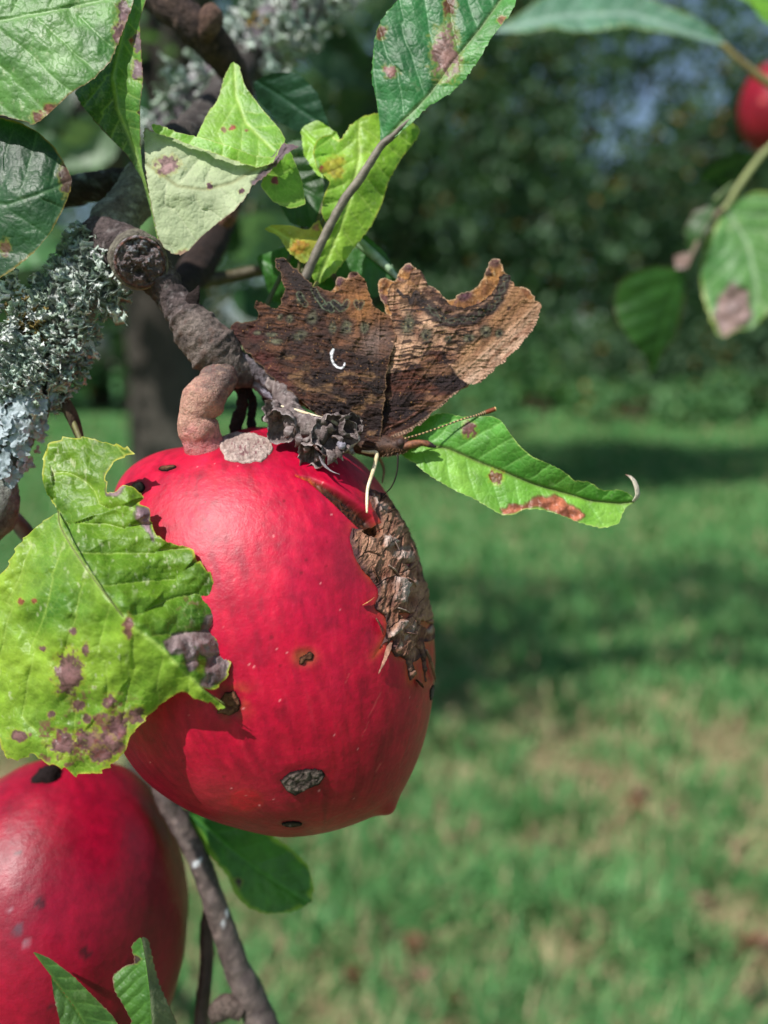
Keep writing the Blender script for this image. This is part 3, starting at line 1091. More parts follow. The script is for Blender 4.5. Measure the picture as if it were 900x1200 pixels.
def apple_relief(P, n, front):
    """dents in the skin itself (pixel units along the normal) plus colour"""
    X = np.stack(proj(apple_world(P)), -1)
    x, y = X[:, 0], X[:, 1]
    h = np.zeros(len(P))
    # skin colour: crimson streaks from stalk to eye, yellowish round wounds
    ax = np.array([0.25, 0.92, 0.30])
    ax /= np.linalg.norm(ax)
    t = n @ ax
    u = np.cross(ax, [0, 0, 1.0])
    u /= np.linalg.norm(u)
    v = np.cross(ax, u)
    lon = np.arctan2(n @ u, n @ v)
    st = fbm(np.stack([np.cos(lon) * 11, np.sin(lon) * 11, t * 1.3], -1), 4, 12)
    st2 = fbm(np.stack([np.cos(lon) * 34, np.sin(lon) * 34, t * 2.5], -1), 3, 13)
    c = mix(srgb(172, 0, 46), srgb(188, 0, 48), 0.5 + 0.8 * st)
    c = mix(c, srgb(132, 0, 36), sstep(0.1, 0.7, fbm(n * 3.1, 4, 15)) * 0.55)
    c = mix(c, srgb(196, 14, 38), sstep(0.25, 0.6, st2) * 0.35)
    c = mix(c, srgb(150, 0, 38), sstep(0.2, 0.7, fbm(n * 14, 3, 19)) * 0.35)
    fr = front
    # fine ground-colour mottling along the streaks
    mo = fbm(np.stack([np.cos(lon) * 26, np.sin(lon) * 26, t * 9], -1), 4, 33)
    c = mix(c, srgb(122, 0, 34), 0.5 * sstep(0.08, 0.5, mo))
    c = mix(c, srgb(208, 26, 58), 0.45 * sstep(0.08, 0.5, -mo))
    c = mix(c, srgb(112, 2, 30), 0.45 * sstep(0.15, 0.75, n[:, 1] + 0.25 * fbm(n * 4, 3, 35)))  # darker underside: the apple's shaded side painted into the skin colour
    # wax bloom, plus a soft pink highlight painted into the upper cheek's colour
    c = mix(c, srgb(200, 36, 74), 0.30 * sstep(-0.25, 0.55, fbm(n * 5, 4, 25) + 0.35 * (-n[:, 1])) * (0.55 + 0.45 * fbm(n * 40, 3, 26)))
    c = mix(c, srgb(206, 60, 80), 0.14 * sstep(0.2, 0.65, fbm(np.stack([np.cos(lon) * 60, np.sin(lon) * 60, t * 7], -1), 3, 28)))
    c = mix(c, srgb(196, 40, 34), 0.12 * sstep(0.25, 0.7, fbm(n * 2.4 + 4, 3, 29)))
    dsc, _ = sdf(X, SCAR)
    warm = 0.7 * np.exp(-np.clip(dsc - 1, 0, None) / 3.5) * fr * sstep(-0.5, 0.2, fbm(p2(x, y, 30), 2, 5))
    c = mix(c, srgb(206, 110, 40), 0.6 * warm)
    # bruise left of the wound
    br = np.exp(-(((x - 405) / 30) ** 2 + ((y - 655) / 46) ** 2)) * fr
    c = mix(c, srgb(132, 22, 44), 0.75 * br)
    br = np.exp(-(((x - 430) / 12) ** 2 + ((y - 592) / 14) ** 2)) * fr
    c = mix(c, srgb(60, 16, 30), 0.7 * br * sstep(-0.2, 0.3, fbm(p2(x, y, 10), 2, 8)))
    # halo round the leaf-side scab, dull patch below
    c = mix(c, srgb(196, 130, 50), 0.65 * fr * np.exp(-(((x - 272) / 17) ** 2 + ((y - 822) / 16) ** 2)) * sstep(-0.4, 0.3, fbm(p2(x, y, 12), 2, 4)))
    c = mix(c, srgb(200, 150, 60), 0.5 * fr * np.exp(-(((x - 357) / 11) ** 2 + ((y - 770) / 8) ** 2)))
    c = mix(c, srgb(168, 40, 52), 0.7 * fr * np.exp(-(((x - 255) / 55) ** 2 + ((y - 935) / 26) ** 2)))
    c = mix(c, srgb(196, 16, 34), 0.5 * fr * sstep(1.35, 0.8, np.hypot((x - 288) / 19, (y - 938) / 12)))
    c = mix(c, srgb(160, 40, 44), 0.6 * fr * sstep(0.12, 0.0, np.abs(np.hypot((x - 288) / 20, (y - 938) / 13) - 1)))
    # skin darkens and dips round each scab
    for sx_, sy_, rx_, ry_ in ((354, 916, 27, 17), (268, 825, 15, 16), (342, 966, 14, 5), (196, 548, 13, 5), (162, 571, 10, 9), (287, 524, 35, 20), (358, 770, 10, 9)):
        q_ = np.hypot((x - sx_) / rx_, (y - sy_) / ry_) + 0.25 * fbm(p2(x, y, 7), 3, 21)
        k_ = (1 - sstep(0.75, 1.5, q_)) * fr
        c = mix(c, srgb(104, 14, 26), 0.5 * k_)
        h -= 0.7 * k_
    # pale grazes
    for gx, gy, gx2, gy2 in ((432, 840, 446, 812), (425, 862, 432, 846), (405, 800, 409, 790), (440, 905, 446, 895)):
        d, _, _, _ = polyline_dist(X, [(gx, gy), (gx2, gy2)])
        c = mix(c, srgb(226, 150, 130), 0.14 * fr * (1 - sstep(0.2, 0.9, d + 0.8 * fbm(p2(x, y, 4), 2, 6))))
    # lenticels
    g = np.random.default_rng(5)
    for k in range(90):
        lx, ly = g.uniform(150, 505), g.uniform(520, 955)
        lr = 0.55 + 0.75 * g.random() ** 3
        m = (np.abs(x - lx) < 4) & (np.abs(y - ly) < 4) & (fr > 0)
        if m.any():
            tt = 1 - sstep(lr * 0.6, lr * 1.3, np.hypot(x[m] - lx, y[m] - ly))
            c[m] = mix(c[m], srgb(236, 150, 150), 0.75 * tt)
    for k in range(34):
        lx, ly, lr = g.uniform(150, 505), g.uniform(560, 955), 1.0 + 1.2 * g.random()
        m = (np.abs(x - lx) < 6) & (np.abs(y - ly) < 6) & (fr > 0)
        if m.any():
            c[m] = mix(c[m], srgb(110, 8, 24), 0.7 * (1 - sstep(lr * 0.5, lr * 1.6, np.hypot(x[m] - lx, y[m] - ly))))
    # the split that opens into the wound
    d, ta, side, w = gash_field(X)
    inn = (1 - sstep(0.75, 1.05, d / w)) * fr
    grain = 0.5 + 0.9 * fbm(np.stack([x / 3.0 + y / 5, y / 1.7 - x / 3.6, 0 * x], -1), 3, 61)
    h -= inn * (w * 1.1 + 2.2 * (grain - 0.5) * sstep(0.1, 0.3, ta))
    h += fr * 3.6 * np.exp(-((d - w - 3) / 4.5) ** 2) * (side < 0) * sstep(0.05, 0.4, ta)
    gc = mix(mix(srgb(200, 84, 30), srgb(84, 46, 26), sstep(0.08, 0.35, ta)), mix(srgb(140, 56, 26), srgb(36, 22, 16), sstep(0.1, 0.4, ta)), sstep(0.2, 0.8, grain))
    c = mix(c, gc, inn)
    # skin sinks a little under the crust
    h -= 1.5 * (1 - sstep(-4, 2, dsc)) * fr
    return h, np.clip(c, 0, 1)


def sphere_grid(nu, nv, pole=np.array([0.12, 0.97, -0.2])):
    pole = pole / np.linalg.norm(pole)
    a = np.cross(pole, [0, 0, 1.0])
    a /= np.linalg.norm(a)
    b = np.cross(pole, a)
    ph = np.linspace(0.004, math.pi - 0.004, nv)
    lo = np.linspace(0, 2 * math.pi, nu, endpoint=False)
    pp, ll = np.meshgrid(ph, lo, indexing='ij')
    n = (np.cos(pp)[..., None] * pole + np.sin(pp)[..., None] * (np.cos(ll)[..., None] * a + np.sin(ll)[..., None] * b))
    i, j = np.meshgrid(np.arange(nv - 1), np.arange(nu), indexing='ij')
    j2 = (j + 1) % nu
    F = np.stack([i * nu + j, (i + 1) * nu + j, (i + 1) * nu + j2, i * nu + j2], -1).reshape(-1, 4)
    return n.reshape(-1, 3), F


def sphere_dir(pp, ll, pole=np.array([0.12, 0.97, -0.2])):
    pole = pole / np.linalg.norm(pole)
    a = np.cross(pole, [0, 0, 1.0])
    a /= np.linalg.norm(a)
    b = np.cross(pole, a)
    return np.cos(pp)[..., None] * pole + np.sin(pp)[..., None] * (np.cos(ll)[..., None] * a + np.sin(ll)[..., None] * b)


ap = thing('apple', 'large sunlit red apple with a cracked brown scar, under the butterfly', 'apple', WD(AP_C[0], AP_C[1] + 236, AP_D))
n, F = sphere_grid(640, 460)
P = apple_point(n)
nm = apple_normal(n)
front = sstep(-0.12, 0.05, nm[:, 2])
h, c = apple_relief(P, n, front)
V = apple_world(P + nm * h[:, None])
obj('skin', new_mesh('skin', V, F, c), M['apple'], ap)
_cn, _cF = n, F


def crust(name, poly, paint, lift, res=(2000, 1500), label=None, rag=3.0, ragscale=8.0, seed=0):
    """a raised crust lying on the apple skin inside a photo outline; paint(x, y, inner) -> relief, colour"""
    poly = np.asarray(poly, float)
    # a coarse pass finds the piece of the sphere that matters, then only that piece is gridded finely
    nu, nv = res
    lo, hi = poly.min(0) - 16, poly.max(0) + 16

    def touched(n0):
        X0 = np.stack(proj(apple_world(n0 * np.array([193, 238, 172]))), -1)
        return (n0[..., 2] > -0.25) & (X0[..., 0] > lo[0]) & (X0[..., 0] < hi[0]) & (X0[..., 1] > lo[1]) & (X0[..., 1] < hi[1])
    ph = np.linspace(0.004, math.pi - 0.004, 300)
    la = np.linspace(0, 2 * math.pi, 400, endpoint=False)
    hit = touched(sphere_dir(*np.meshgrid(ph, la, indexing='ij')))
    pi_, li_ = np.where(hit)
    if li_.max() - li_.min() > 300:                 # the piece straddles the seam
        li_ = np.where(li_ > 200, li_ - 400, li_)
    p0, p1 = ph[max(pi_.min() - 2, 0)], ph[min(pi_.max() + 2, 299)]
    l0, l1 = (li_.min() - 2) * 2 * math.pi / 400, (li_.max() + 2) * 2 * math.pi / 400
    a_ = max(8, int((p1 - p0) / math.pi * nv))
    b_ = max(8, int((l1 - l0) / (2 * math.pi) * nu))
    nn = sphere_dir(*np.meshgrid(np.linspace(p0, p1, a_), np.linspace(l0, l1, b_), indexing='ij')).reshape(-1, 3)
    i, j = np.meshgrid(np.arange(a_ - 1), np.arange(b_ - 1), indexing='ij')
    Fm = np.stack([i * b_ + j, (i + 1) * b_ + j, (i + 1) * b_ + j + 1, i * b_ + j + 1], -1).reshape(-1, 4)
    P1 = apple_point(nn)
    X = np.stack(proj(apple_world(P1)), -1)
    d, _ = sdf_band(X, poly, 7.0)
    want = (d < 6)
    Fm = Fm[want[Fm].all(1)]
    used, inv = np.unique(Fm.ravel(), return_inverse=True)
    Fm, nn, P1, X, d = inv.reshape(-1, 4), nn[used], P1[used], X[used], d[used]
    nm1 = apple_normal(nn)
    d = d + rag * fbm(p2(X[:, 0], X[:, 1], ragscale), 4, seed)
    keep = (d < 0.6) & (nm1[:, 2] > -0.3)
    Fk = Fm[keep[Fm].all(1)]
    used, inv = np.unique(Fk.ravel(), return_inverse=True)
    Fk = inv.reshape(-1, 4)
    x, y, dd = X[used, 0], X[used, 1], -d[used]
    hh, cc = paint(x, y, dd)
    hh = hh * sstep(-0.6, 3.0, dd) + lift * sstep(-0.6, 1.2, dd) - 1.9 * (1 - sstep(-0.6, 0.4, dd))
    V1 = apple_world(P1[used] + nm1[used] * hh[:, None])
    return obj(name, new_mesh(name, V1, Fk, cc), M['scab'], ap, label)


def scar_paint(x, y, dd):
    X = np.stack([x, y], -1)
    wx = x + 2.5 * fbm(p2(x, y, 9), 3, 40)
    wy = y + 2.5 * fbm(p2(x, y, 9), 3, 41)
    e, cid = cells(wx + 0.35 * wy, wy * 0.6, 26, 3)
    e2, cid2 = cells(wx + 0.2 * wy, wy * 0.7, 9, 9)
    f = fbm(p2(x, y, 16), 5, 44)
    fine = fbm(p2(wx + 0.3 * y, wy, 3.2, 6.0), 4, 47)
    rdg = 1 - np.abs(fbm(p2(wx + 0.4 * y, wy, 6, 15), 4, 46)) * 2
    hh = 0.6 + 2.4 * (cid - 0.5) + 1.0 * (cid2 - 0.5) + 1.6 * f + 1.2 * rdg + 1.0 * fine - 2.2 * (1 - sstep(0.0, 0.05, e))
    c = mix(srgb(132, 86, 68), srgb(184, 138, 112), 0.5 + 1.3 * f)
    c = mix(c, srgb(78, 50, 46), sstep(0.55, 0.9, cid2) * 0.6)
    c = mix(c, srgb(92, 60, 54), sstep(0.1, 0.6, -fine) * 0.6)
    c = mix(c, srgb(188, 140, 112), sstep(0.6, 0.95, rdg) * 0.5)
    c = mix(c, srgb(62, 44, 52), (1 - sstep(0.5, 6.0, dd + 4 * fine)) * 0.8)
    c = mix(c, srgb(196, 172, 158), sstep(0.15, 0.5, fbm(p2(wx + 0.3 * wy, wy, 13, 18), 4, 52)) * 0.65 * sstep(4, 9, dd) * sstep(420, 445, x - 0.12 * (y - 600)))
    c = mix(c, srgb(46, 30, 28), (1 - sstep(0.0, 0.05, e)) * 0.7)
    for k, p in enumerate(PALE):
        d, _ = sdf(X, p)
        t = 1 - sstep(-2.2, 0.8, d + 2.0 * fbm(p2(x, y, 6), 3, 80 + k))
        hh = hh + 2.6 * t
        c = mix(c, mix(srgb(208, 186, 174), srgb(150, 116, 102), 0.5 + 1.1 * fbm(p2(x, y, 4, 7), 3, 90 + k)), 0.92 * t)
    for p in HOLES:
        d, _ = sdf(X, p)
        t = 1 - sstep(-1.5, 0.6, d + 1.2 * fbm(p2(x, y, 4), 3, 83))
        hh = hh - 8.5 * t
        c = mix(c, srgb(40, 24, 18), 0.85 * t)
    d, ta, side, w = gash_field(X)
    t = 1 - sstep(0.7, 1.1, d / w)
    hh = hh * (1 - t) - 7.5 * t
    c = mix(c, mix(srgb(112, 66, 34), srgb(48, 28, 18), 0.5 + 0.9 * fbm(np.stack([x / 3.0 + y / 5, y / 1.7 - x / 3.6, 0 * x], -1), 3, 61)), t)
    return hh, np.clip(c, 0, 1)


crust('russet_scar', SCAR, scar_paint, 1.4, (1700, 1300), 'cracked brown scar with pale flaking plates', 2.4, 7.0, 2)


def grey_cork(x, y, dd):
    f = fbm(p2(x, y, 4.2), 4, 5)
    c = mix(srgb(146, 124, 116), srgb(180, 162, 152), 0.5 + 1.2 * f)
    c = mix(c, srgb(128, 92, 92), sstep(0.1, 0.5, fbm(p2(x, y, 3), 3, 8)) * sstep(3, 8, dd))
    c = mix(c, srgb(192, 170, 160), 0.7 * (1 - sstep(0.5, 4, dd)))
    return 0.8 + 1.6 * f, c


def black_scab(ca, cb):
    def f(x, y, dd):
        q = fbm(p2(x, y, 4), 4, 15)
        c = mix(ca, cb, 0.45 + 1.3 * q)
        c = mix(c, srgb(24, 16, 16), 1 - sstep(0.3, 2.6, dd))
        return 1.0 + 1.9 * q, c
    return f


def ring(cx, cy, rx, ry, n=22, rot=0.0):
    a = np.linspace(0, 2 * math.pi, n, endpoint=False)
    X, Y = rx * np.cos(a), ry * np.sin(a)
    return np.stack([cx + X * math.cos(rot) - Y * math.sin(rot), cy + X * math.sin(rot) + Y * math.cos(rot)], -1)


crust('cork_patch', ring(287, 524, 31, 17, rot=0.05), grey_cork, 0.8, (1400, 1000), 'pale grey corky patch beside the stalk', 5.0, 11.0, 4)
DKS = black_scab(srgb(74, 62, 58), srgb(128, 112, 104))
BRS = black_scab(srgb(84, 52, 40), srgb(124, 84, 62))
crust('scab_spot', zoom(130, 480, 2.25, [(445, 978), (470, 958), (520, 945), (556, 950), (565, 965), (548, 990), (520, 1000), (485, 1018), (462, 1005)]),
      DKS, 0.9, (1200, 900), 'dark scab near the bottom', 1.2, 5.0, 6)
crust('scab_spot', zoom(130, 480, 2.25, [(282, 775), (300, 745), (325, 740), (342, 765), (338, 795), (310, 808), (280, 800)]), BRS, 0.9, (1200, 900), None, 1.6, 5.0, 7)
crust('scab_spot', ring(342, 966, 12, 3.2), DKS, 0.5, (1200, 900), None, 1.0, 5.0, 8)
crust('scab_spot', zoom(130, 480, 2.25, [(496, 655), (512, 645), (526, 636), (537, 645), (530, 660), (512, 662), (505, 674), (496, 672)]), BRS, 0.4, (1200, 900), None, 1.0, 4.0, 9)
crust('scab_spot', ring(196, 548, 11, 3.2, rot=-0.15), BRS, 0.4, (1200, 900), None, 1.0, 5.0, 10)
crust('scab_spot', ring(162, 571, 8, 7), DKS, 0.5, (1200, 900), None, 1.0, 5.0, 11)
crust('scab_spot', ring(506, 812, 3, 10, rot=0.15), DKS, 0.4, (1200, 900), None, 1.0, 4.0, 12)

# curled flakes of dead skin lifting off the scar
for fx0, fy0, fx1, fy1, fw, fc in ((455, 732, 440, 768, 2.8, (170, 128, 108)), (493, 752, 499, 805, 3.0, (178, 140, 118)), (478, 786, 483, 800, 3.2, (96, 66, 58)), (425, 684, 436, 676, 2.2, (214, 150, 100)),
                                   (448, 640, 462, 652, 3.5, (190, 164, 148)), (472, 655, 484, 668, 4.0, (170, 130, 112)), (462, 690, 478, 700, 3.6, (194, 170, 156)), (430, 640, 440, 660, 4.0, (120, 82, 66)),
                                   (484, 640, 488, 662, 3.0, (150, 108, 90)), (440, 700, 448, 722, 3.5, (128, 86, 70)), (470, 722, 486, 730, 4.0, (150, 112, 98)), (446, 606, 462, 628, 3.4, (184, 156, 146)), (474, 612, 486, 640, 2.8, (140, 104, 92))):
    tt = np.linspace(0, 1, 5)
    nx = (fx0 + (fx1 - fx0) * tt - AP_C[0]) / 191
    ny = (fy0 + (fy1 - fy0) * tt - AP_C[1]) / 236
    nz = np.sqrt(np.clip(1 - nx ** 2 - ny ** 2, 0.004, 1))
    nd = np.stack([nx, ny, nz], -1)
    nd /= np.linalg.norm(nd, axis=1)[:, None]
    lift_ = np.array([2.0, 3.4, 4.0, 3.6, 2.6])
    Wf = apple_world(apple_point(nd) + apple_normal(nd) * lift_[:, None])
    cc_ = srgb(*fc)
    V, F, C = tube(Wf, np.array([0.8, 1.0, 0.85, 0.5, 0.08]) * fw * AP_S, 12, 26, lambda t, a, P: AP_S * 1.4 * fbm(P / (AP_S * 5), 3, int(fx0)),
                   lambda t, a, P: mix(cc_, cc_ * 0.45, 0.4 + 1.2 * fbm(P / (AP_S * 4), 4, int(fy0))), flat=0.25)
    obj('skin_flake', new_mesh('skin_flake', V, F, C), M['scab'], ap)

# stalk: swollen, pinkish, fused to the shoulder
def stalk_col(t, a, P):
    f = fbm(P / (S0 * 8), 4, 5)
    c = mix(srgb(116, 96, 90), srgb(192, 144, 126), sstep(0.14, 0.42, t + 0.12 * f))
    c = mix(c, srgb(200, 122, 124), sstep(0.5, 0.72, t + 0.08 * f))
    c = mix(c, srgb(196, 58, 74), sstep(0.74, 0.93, t + 0.05 * f))
    c = mix(c, srgb(196, 160, 136), 0.6 * sstep(0.1, 0.5, fbm(P / (S0 * 4), 3, 6)) * (1 - sstep(0.6, 0.8, t)))
    c = mix(c, srgb(120, 80, 74), 0.7 * sstep(0.12, 0.5, fbm(P / (S0 * 5), 4, 16)) * (1 - sstep(0.75, 0.9, t)))
    return c


pts = np.array([(262, 432, -6), (254, 448, 4), (240, 466, 12), (230, 488, 14), (236, 512, 6), (244, 534, -6), (252, 556, -28)], float)
Wp = Q(pts[:, 0], pts[:, 1], pts[:, 2])
V, F, C = tube(Wp, np.array([20, 22, 22.5, 22, 22, 27, 40]) * S0, 36, 90,
               lambda t, a, P: S0 * (2.2 * fbm(P / (S0 * 16), 3, 4) + 0.8 * fbm(P / (S0 * 5), 3, 9)
                                     + 3.0 * np.exp(-((t - 0.36) / 0.05) ** 2) - 2.2 * np.exp(-((t - 0.5) / 0.035) ** 2)
                                     + 2.0 * np.exp(-((t - 0.6) / 0.05) ** 2) - 1.6 * np.exp(-((t - 0.22) / 0.03) ** 2)), stalk_col)
obj('stalk', new_mesh('stalk', V, F, C), M['stalk'], ap, 'swollen pinkish knobbly stalk')


# ------------------------------------------------------------------ other apples
def plain_apple(label, cx, cy, rx, ry, dist, spots, c1, c2, seed, tilt=0.0, back=0.15):
    core = WD(cx, cy, dist)
    s = dist / FPX
    t = thing('apple', label, 'apple', core - CU * ry * s)
    n, F = sphere_grid(220, 160, np.array([math.sin(tilt), math.cos(tilt), -0.15]))
    pole = np.array([-math.sin(tilt), -math.cos(tilt), back])
    pole /= np.linalg.norm(pole)
    p = n * np.array([rx, ry, (rx + ry) / 2 * 0.96])
    ct = n @ pole
    p = p * (1 - 0.20 * np.exp(-((1 - ct) / 0.05)) - 0.10 * np.exp(-((1 + ct) / 0.05)))[:, None]
    p = p * (1 + 0.014 * fbm(n * 2.5, 3, seed))[:, None]
    P = core + s * (p[:, :1] * CR - p[:, 1:2] * CU + p[:, 2:3] * -CF)
    x, y = proj(P)
    c = mix(c1, c2, 0.5 + 0.8 * fbm(n * np.array([6, 2, 6]), 4, seed + 1))
    c = mix(c, c1 * 0.7, 0.5 * sstep(0.1, 0.6, fbm(n * 3, 3, seed + 2)))
    fr = n[:, 2] > 0
    for sx, sy, sr, sc in spots:
        d = np.hypot(x - sx, y - sy) + 0.5 * sr * fbm(p2(x, y, sr), 2, 3)
        c = mix(c, sc, 0.85 * fr * (1 - sstep(sr * 0.6, sr * 1.15, d)))
    obj('skin', new_mesh('skin', P, F, c), M['apple'], t)
    top = core + s * (pole[0] * rx * CR - pole[1] * ry * CU - pole[2] * rx * CF) * 0.82
    return t, top, s


dk = srgb(60, 20, 28)
a2, top2, s2 = plain_apple('shaded red apple with faint dark specks, hanging behind the big leaf', 72, 1086, 143, 202, 0.121,
                           [(48, 1058, 7, dk), (20, 1088, 8, srgb(90, 60, 70)), (100, 1118, 7, dk), (22, 1000, 5, dk), (30, 1105, 5, srgb(150, 100, 110)),
                            (12, 1066, 4, srgb(150, 100, 110)), (60, 1180, 5, dk)],
                           srgb(126, 0, 34), srgb(158, 6, 42), 71, 0.06, -0.55)
V, F, C = tube([top2 - CU * 6 * s2, top2 + CU * 30 * s2 + CF * 6 * s2, top2 + CU * 90 * s2 + CF * 20 * s2], np.array([8, 7, 8]) * s2, 14, 20,
               lambda t, a, P: 2 * s2 * fbm(P / (s2 * 8), 3, 4), srgb(60, 46, 42))
obj('stalk', new_mesh('stalk', V, F, C), M['bark'], a2)
V, F, C = tube(WD(np.array([58, 57, 57, 60]), np.array([922, 916, 910, 903]), np.array([0.1165, 0.1155, 0.1155, 0.1170])), np.array([9, 15, 15, 6]) * s2, 18, 24,
               lambda t, a, P: 7 * s2 * fbm(P / (s2 * 7), 4, 4), srgb(34, 26, 26))
obj('black_scab', new_mesh('black_scab', V, F, C), M['scab'], a2)
a3, top3, s3 = plain_apple('small dark red apple on the drooping branch with browned leaves', 909, 126, 40, 53, 0.36, [(893, 118, 4, srgb(190, 90, 80))],
                           srgb(120, 8, 30), srgb(150, 20, 40), 81, -0.05)
V, F, C = tube([top3, top3 + CU * 14 * s3, top3 + CU * 40 * s3 + CR * 22 * s3], np.array([3.5, 2.5, 2.5]) * s3, 10, 12, None, srgb(96, 84, 52))
obj('stalk', new_mesh('stalk', V, F, C), M['twig'], a3)

# ================================================================== butterfly
ZW1 = lambda pts: zoom(430, 290, 4.0909, pts)
ZW2 = lambda pts: zoom(260, 290, 4.0909, pts)
ZW3 = lambda pts: zoom(330, 400, 4.0909, pts)
FORE = np.vstack([ZW1([(128, 430), (114, 330), (100, 270), (98, 215), (115, 178), (160, 165), (203, 150), (214, 116), (245, 105), (278, 135), (290, 180),
                       (318, 214), (355, 221), (375, 245), (392, 272), (440, 289), (480, 286), (540, 264), (580, 240), (618, 190), (633, 142), (662, 122),
                       (690, 140), (704, 180), (740, 200), (765, 240), (800, 252), (834, 262), (836, 300), (816, 360), (772, 430), (702, 508), (632, 568), (542, 650)]),
                  [(549, 450), (533, 462), (516, 477), (501, 490), (484, 504), (472, 512), (456, 524), (432, 528), (424, 490), (430, 450), (446, 415)]])
FORE_FAR = np.vstack([ZW1([(150, 430), (100, 330), (70, 250), (48, 195), (60, 152), (92, 144), (130, 164), (152, 122), (174, 86), (200, 75), (228, 92), (255, 120), (286, 180),
                           (325, 190), (350, 215), (385, 254), (420, 246), (448, 216), (500, 210), (530, 190), (556, 150), (574, 110), (588, 66), (615, 52), (642, 66),
                           (650, 108), (676, 132), (702, 186), (742, 190), (782, 202), (798, 228), (806, 256), (834, 266), (830, 300), (800, 360), (700, 490), (540, 630)]),
                      [(520, 470), (470, 505), (440, 515), (430, 490)]])
HIND = np.vstack([ZW2([(832, 432), (826, 380), (815, 332), (780, 312), (745, 296), (722, 270), (710, 222), (690, 162), (666, 132), (645, 128), (632, 142), (612, 152), (590, 166), (568, 188),
                       (548, 212), (520, 212), (480, 192), (440, 185), (400, 150), (360, 110), (320, 66), (285, 45), (252, 54), (258, 90), (285, 140), (300, 180), (301, 212), (286, 232),
                       (290, 270), (275, 290), (240, 291), (205, 265), (180, 252), (156, 258), (156, 290), (172, 322), (164, 346), (130, 350), (100, 363), (62, 358), (46, 385), (56, 420),
                       (90, 470), (140, 520), (198, 572), (210, 600), (260, 642)]),
                  [(330, 452), (345, 463), (367, 482), (391, 500), (408, 513), (424, 525), (444, 528), (447, 500), (450, 470), (453, 440), (459, 412)]])
HIND_FAR = np.vstack([ZW2([(840, 400), (760, 330), (700, 230), (668, 140), (645, 114), (622, 112), (606, 128), (606, 150), (584, 146), (560, 138), (545, 155), (540, 195), (520, 214), (470, 210), (400, 170),
                           (330, 90), (320, 160), (320, 280), (220, 300), (190, 340), (90, 400), (150, 540), (192, 560), (200, 596)]),
                      [(345, 470), (400, 505), (440, 515), (450, 470)]])
COMMA = ZW2([(534, 490), (526, 505), (526, 535), (536, 558), (552, 573), (570, 579), (584, 572), (589, 555)])
W_BASE = np.array([440.0, 517.0])

BR_DK, BR_MD, BR_LT, BR_OR, BR_TAN = srgb(46, 28, 25), srgb(84, 54, 44), srgb(150, 112, 88), srgb(158, 102, 56), srgb(182, 146, 116)
GREEN = srgb(118, 130, 98)


def wing_radial(x, y):
    return np.hypot(x - W_BASE[0], y - W_BASE[1]), np.degrees(np.arctan2(W_BASE[1] - y, x - W_BASE[0]))


def eye_spots(c, x, y, lst, seed):
    for k, (sx, sy, rx, ry, dot) in enumerate(lst):
        dd = np.hypot((x - sx + 0.12 * (y - sy)) / rx, (y - sy) / ry) + 0.30 * fbm(p2(x, y, 5.5), 3, seed + k)
        c = mix(c, srgb(34, 26, 24), 0.7 * (1 - sstep(0.8, 1.7, dd)))
        g_ = mix(srgb(116, 116, 90), srgb(66, 66, 52), 0.5 + 1.0 * fbm(p2(x, y, 2.6, 5), 3, seed))
        c = mix(c, g_, 0.72 * (1 - sstep(0.4, 1.1, dd)))
        if dot:
            c = mix(c, srgb(16, 14, 14), 0.95 * (1 - sstep(dot * 0.5, dot * 1.4, np.hypot(x - sx - 0.5, y - sy - 1) + 0.5 * fbm(p2(x, y, 2), 2, seed + k))))
    return c


def strigulae(x, y, seed, ang=0.0, sx=13.0, sy=1.7):
    u = x * math.cos(ang) + y * math.sin(ang)
    v = -x * math.sin(ang) + y * math.cos(ang)
    return fbm(np.stack([u / sx, v / sy + 1.2 * fbm(p2(x, y, 12), 2, seed), 0 * x], -1), 3, seed + 1)


def vein_field(x, y, angs):
    r, a = wing_radial(x, y)
    v = np.zeros_like(x)
    for k, q in enumerate(angs):
        dq = np.radians(a - q - 0.018 * (r - 110) * np.sin(k * 2.1)) * r
        v = np.maximum(v, np.exp(-(dq / 1.1) ** 2) * sstep(30, 70, r))
    return v


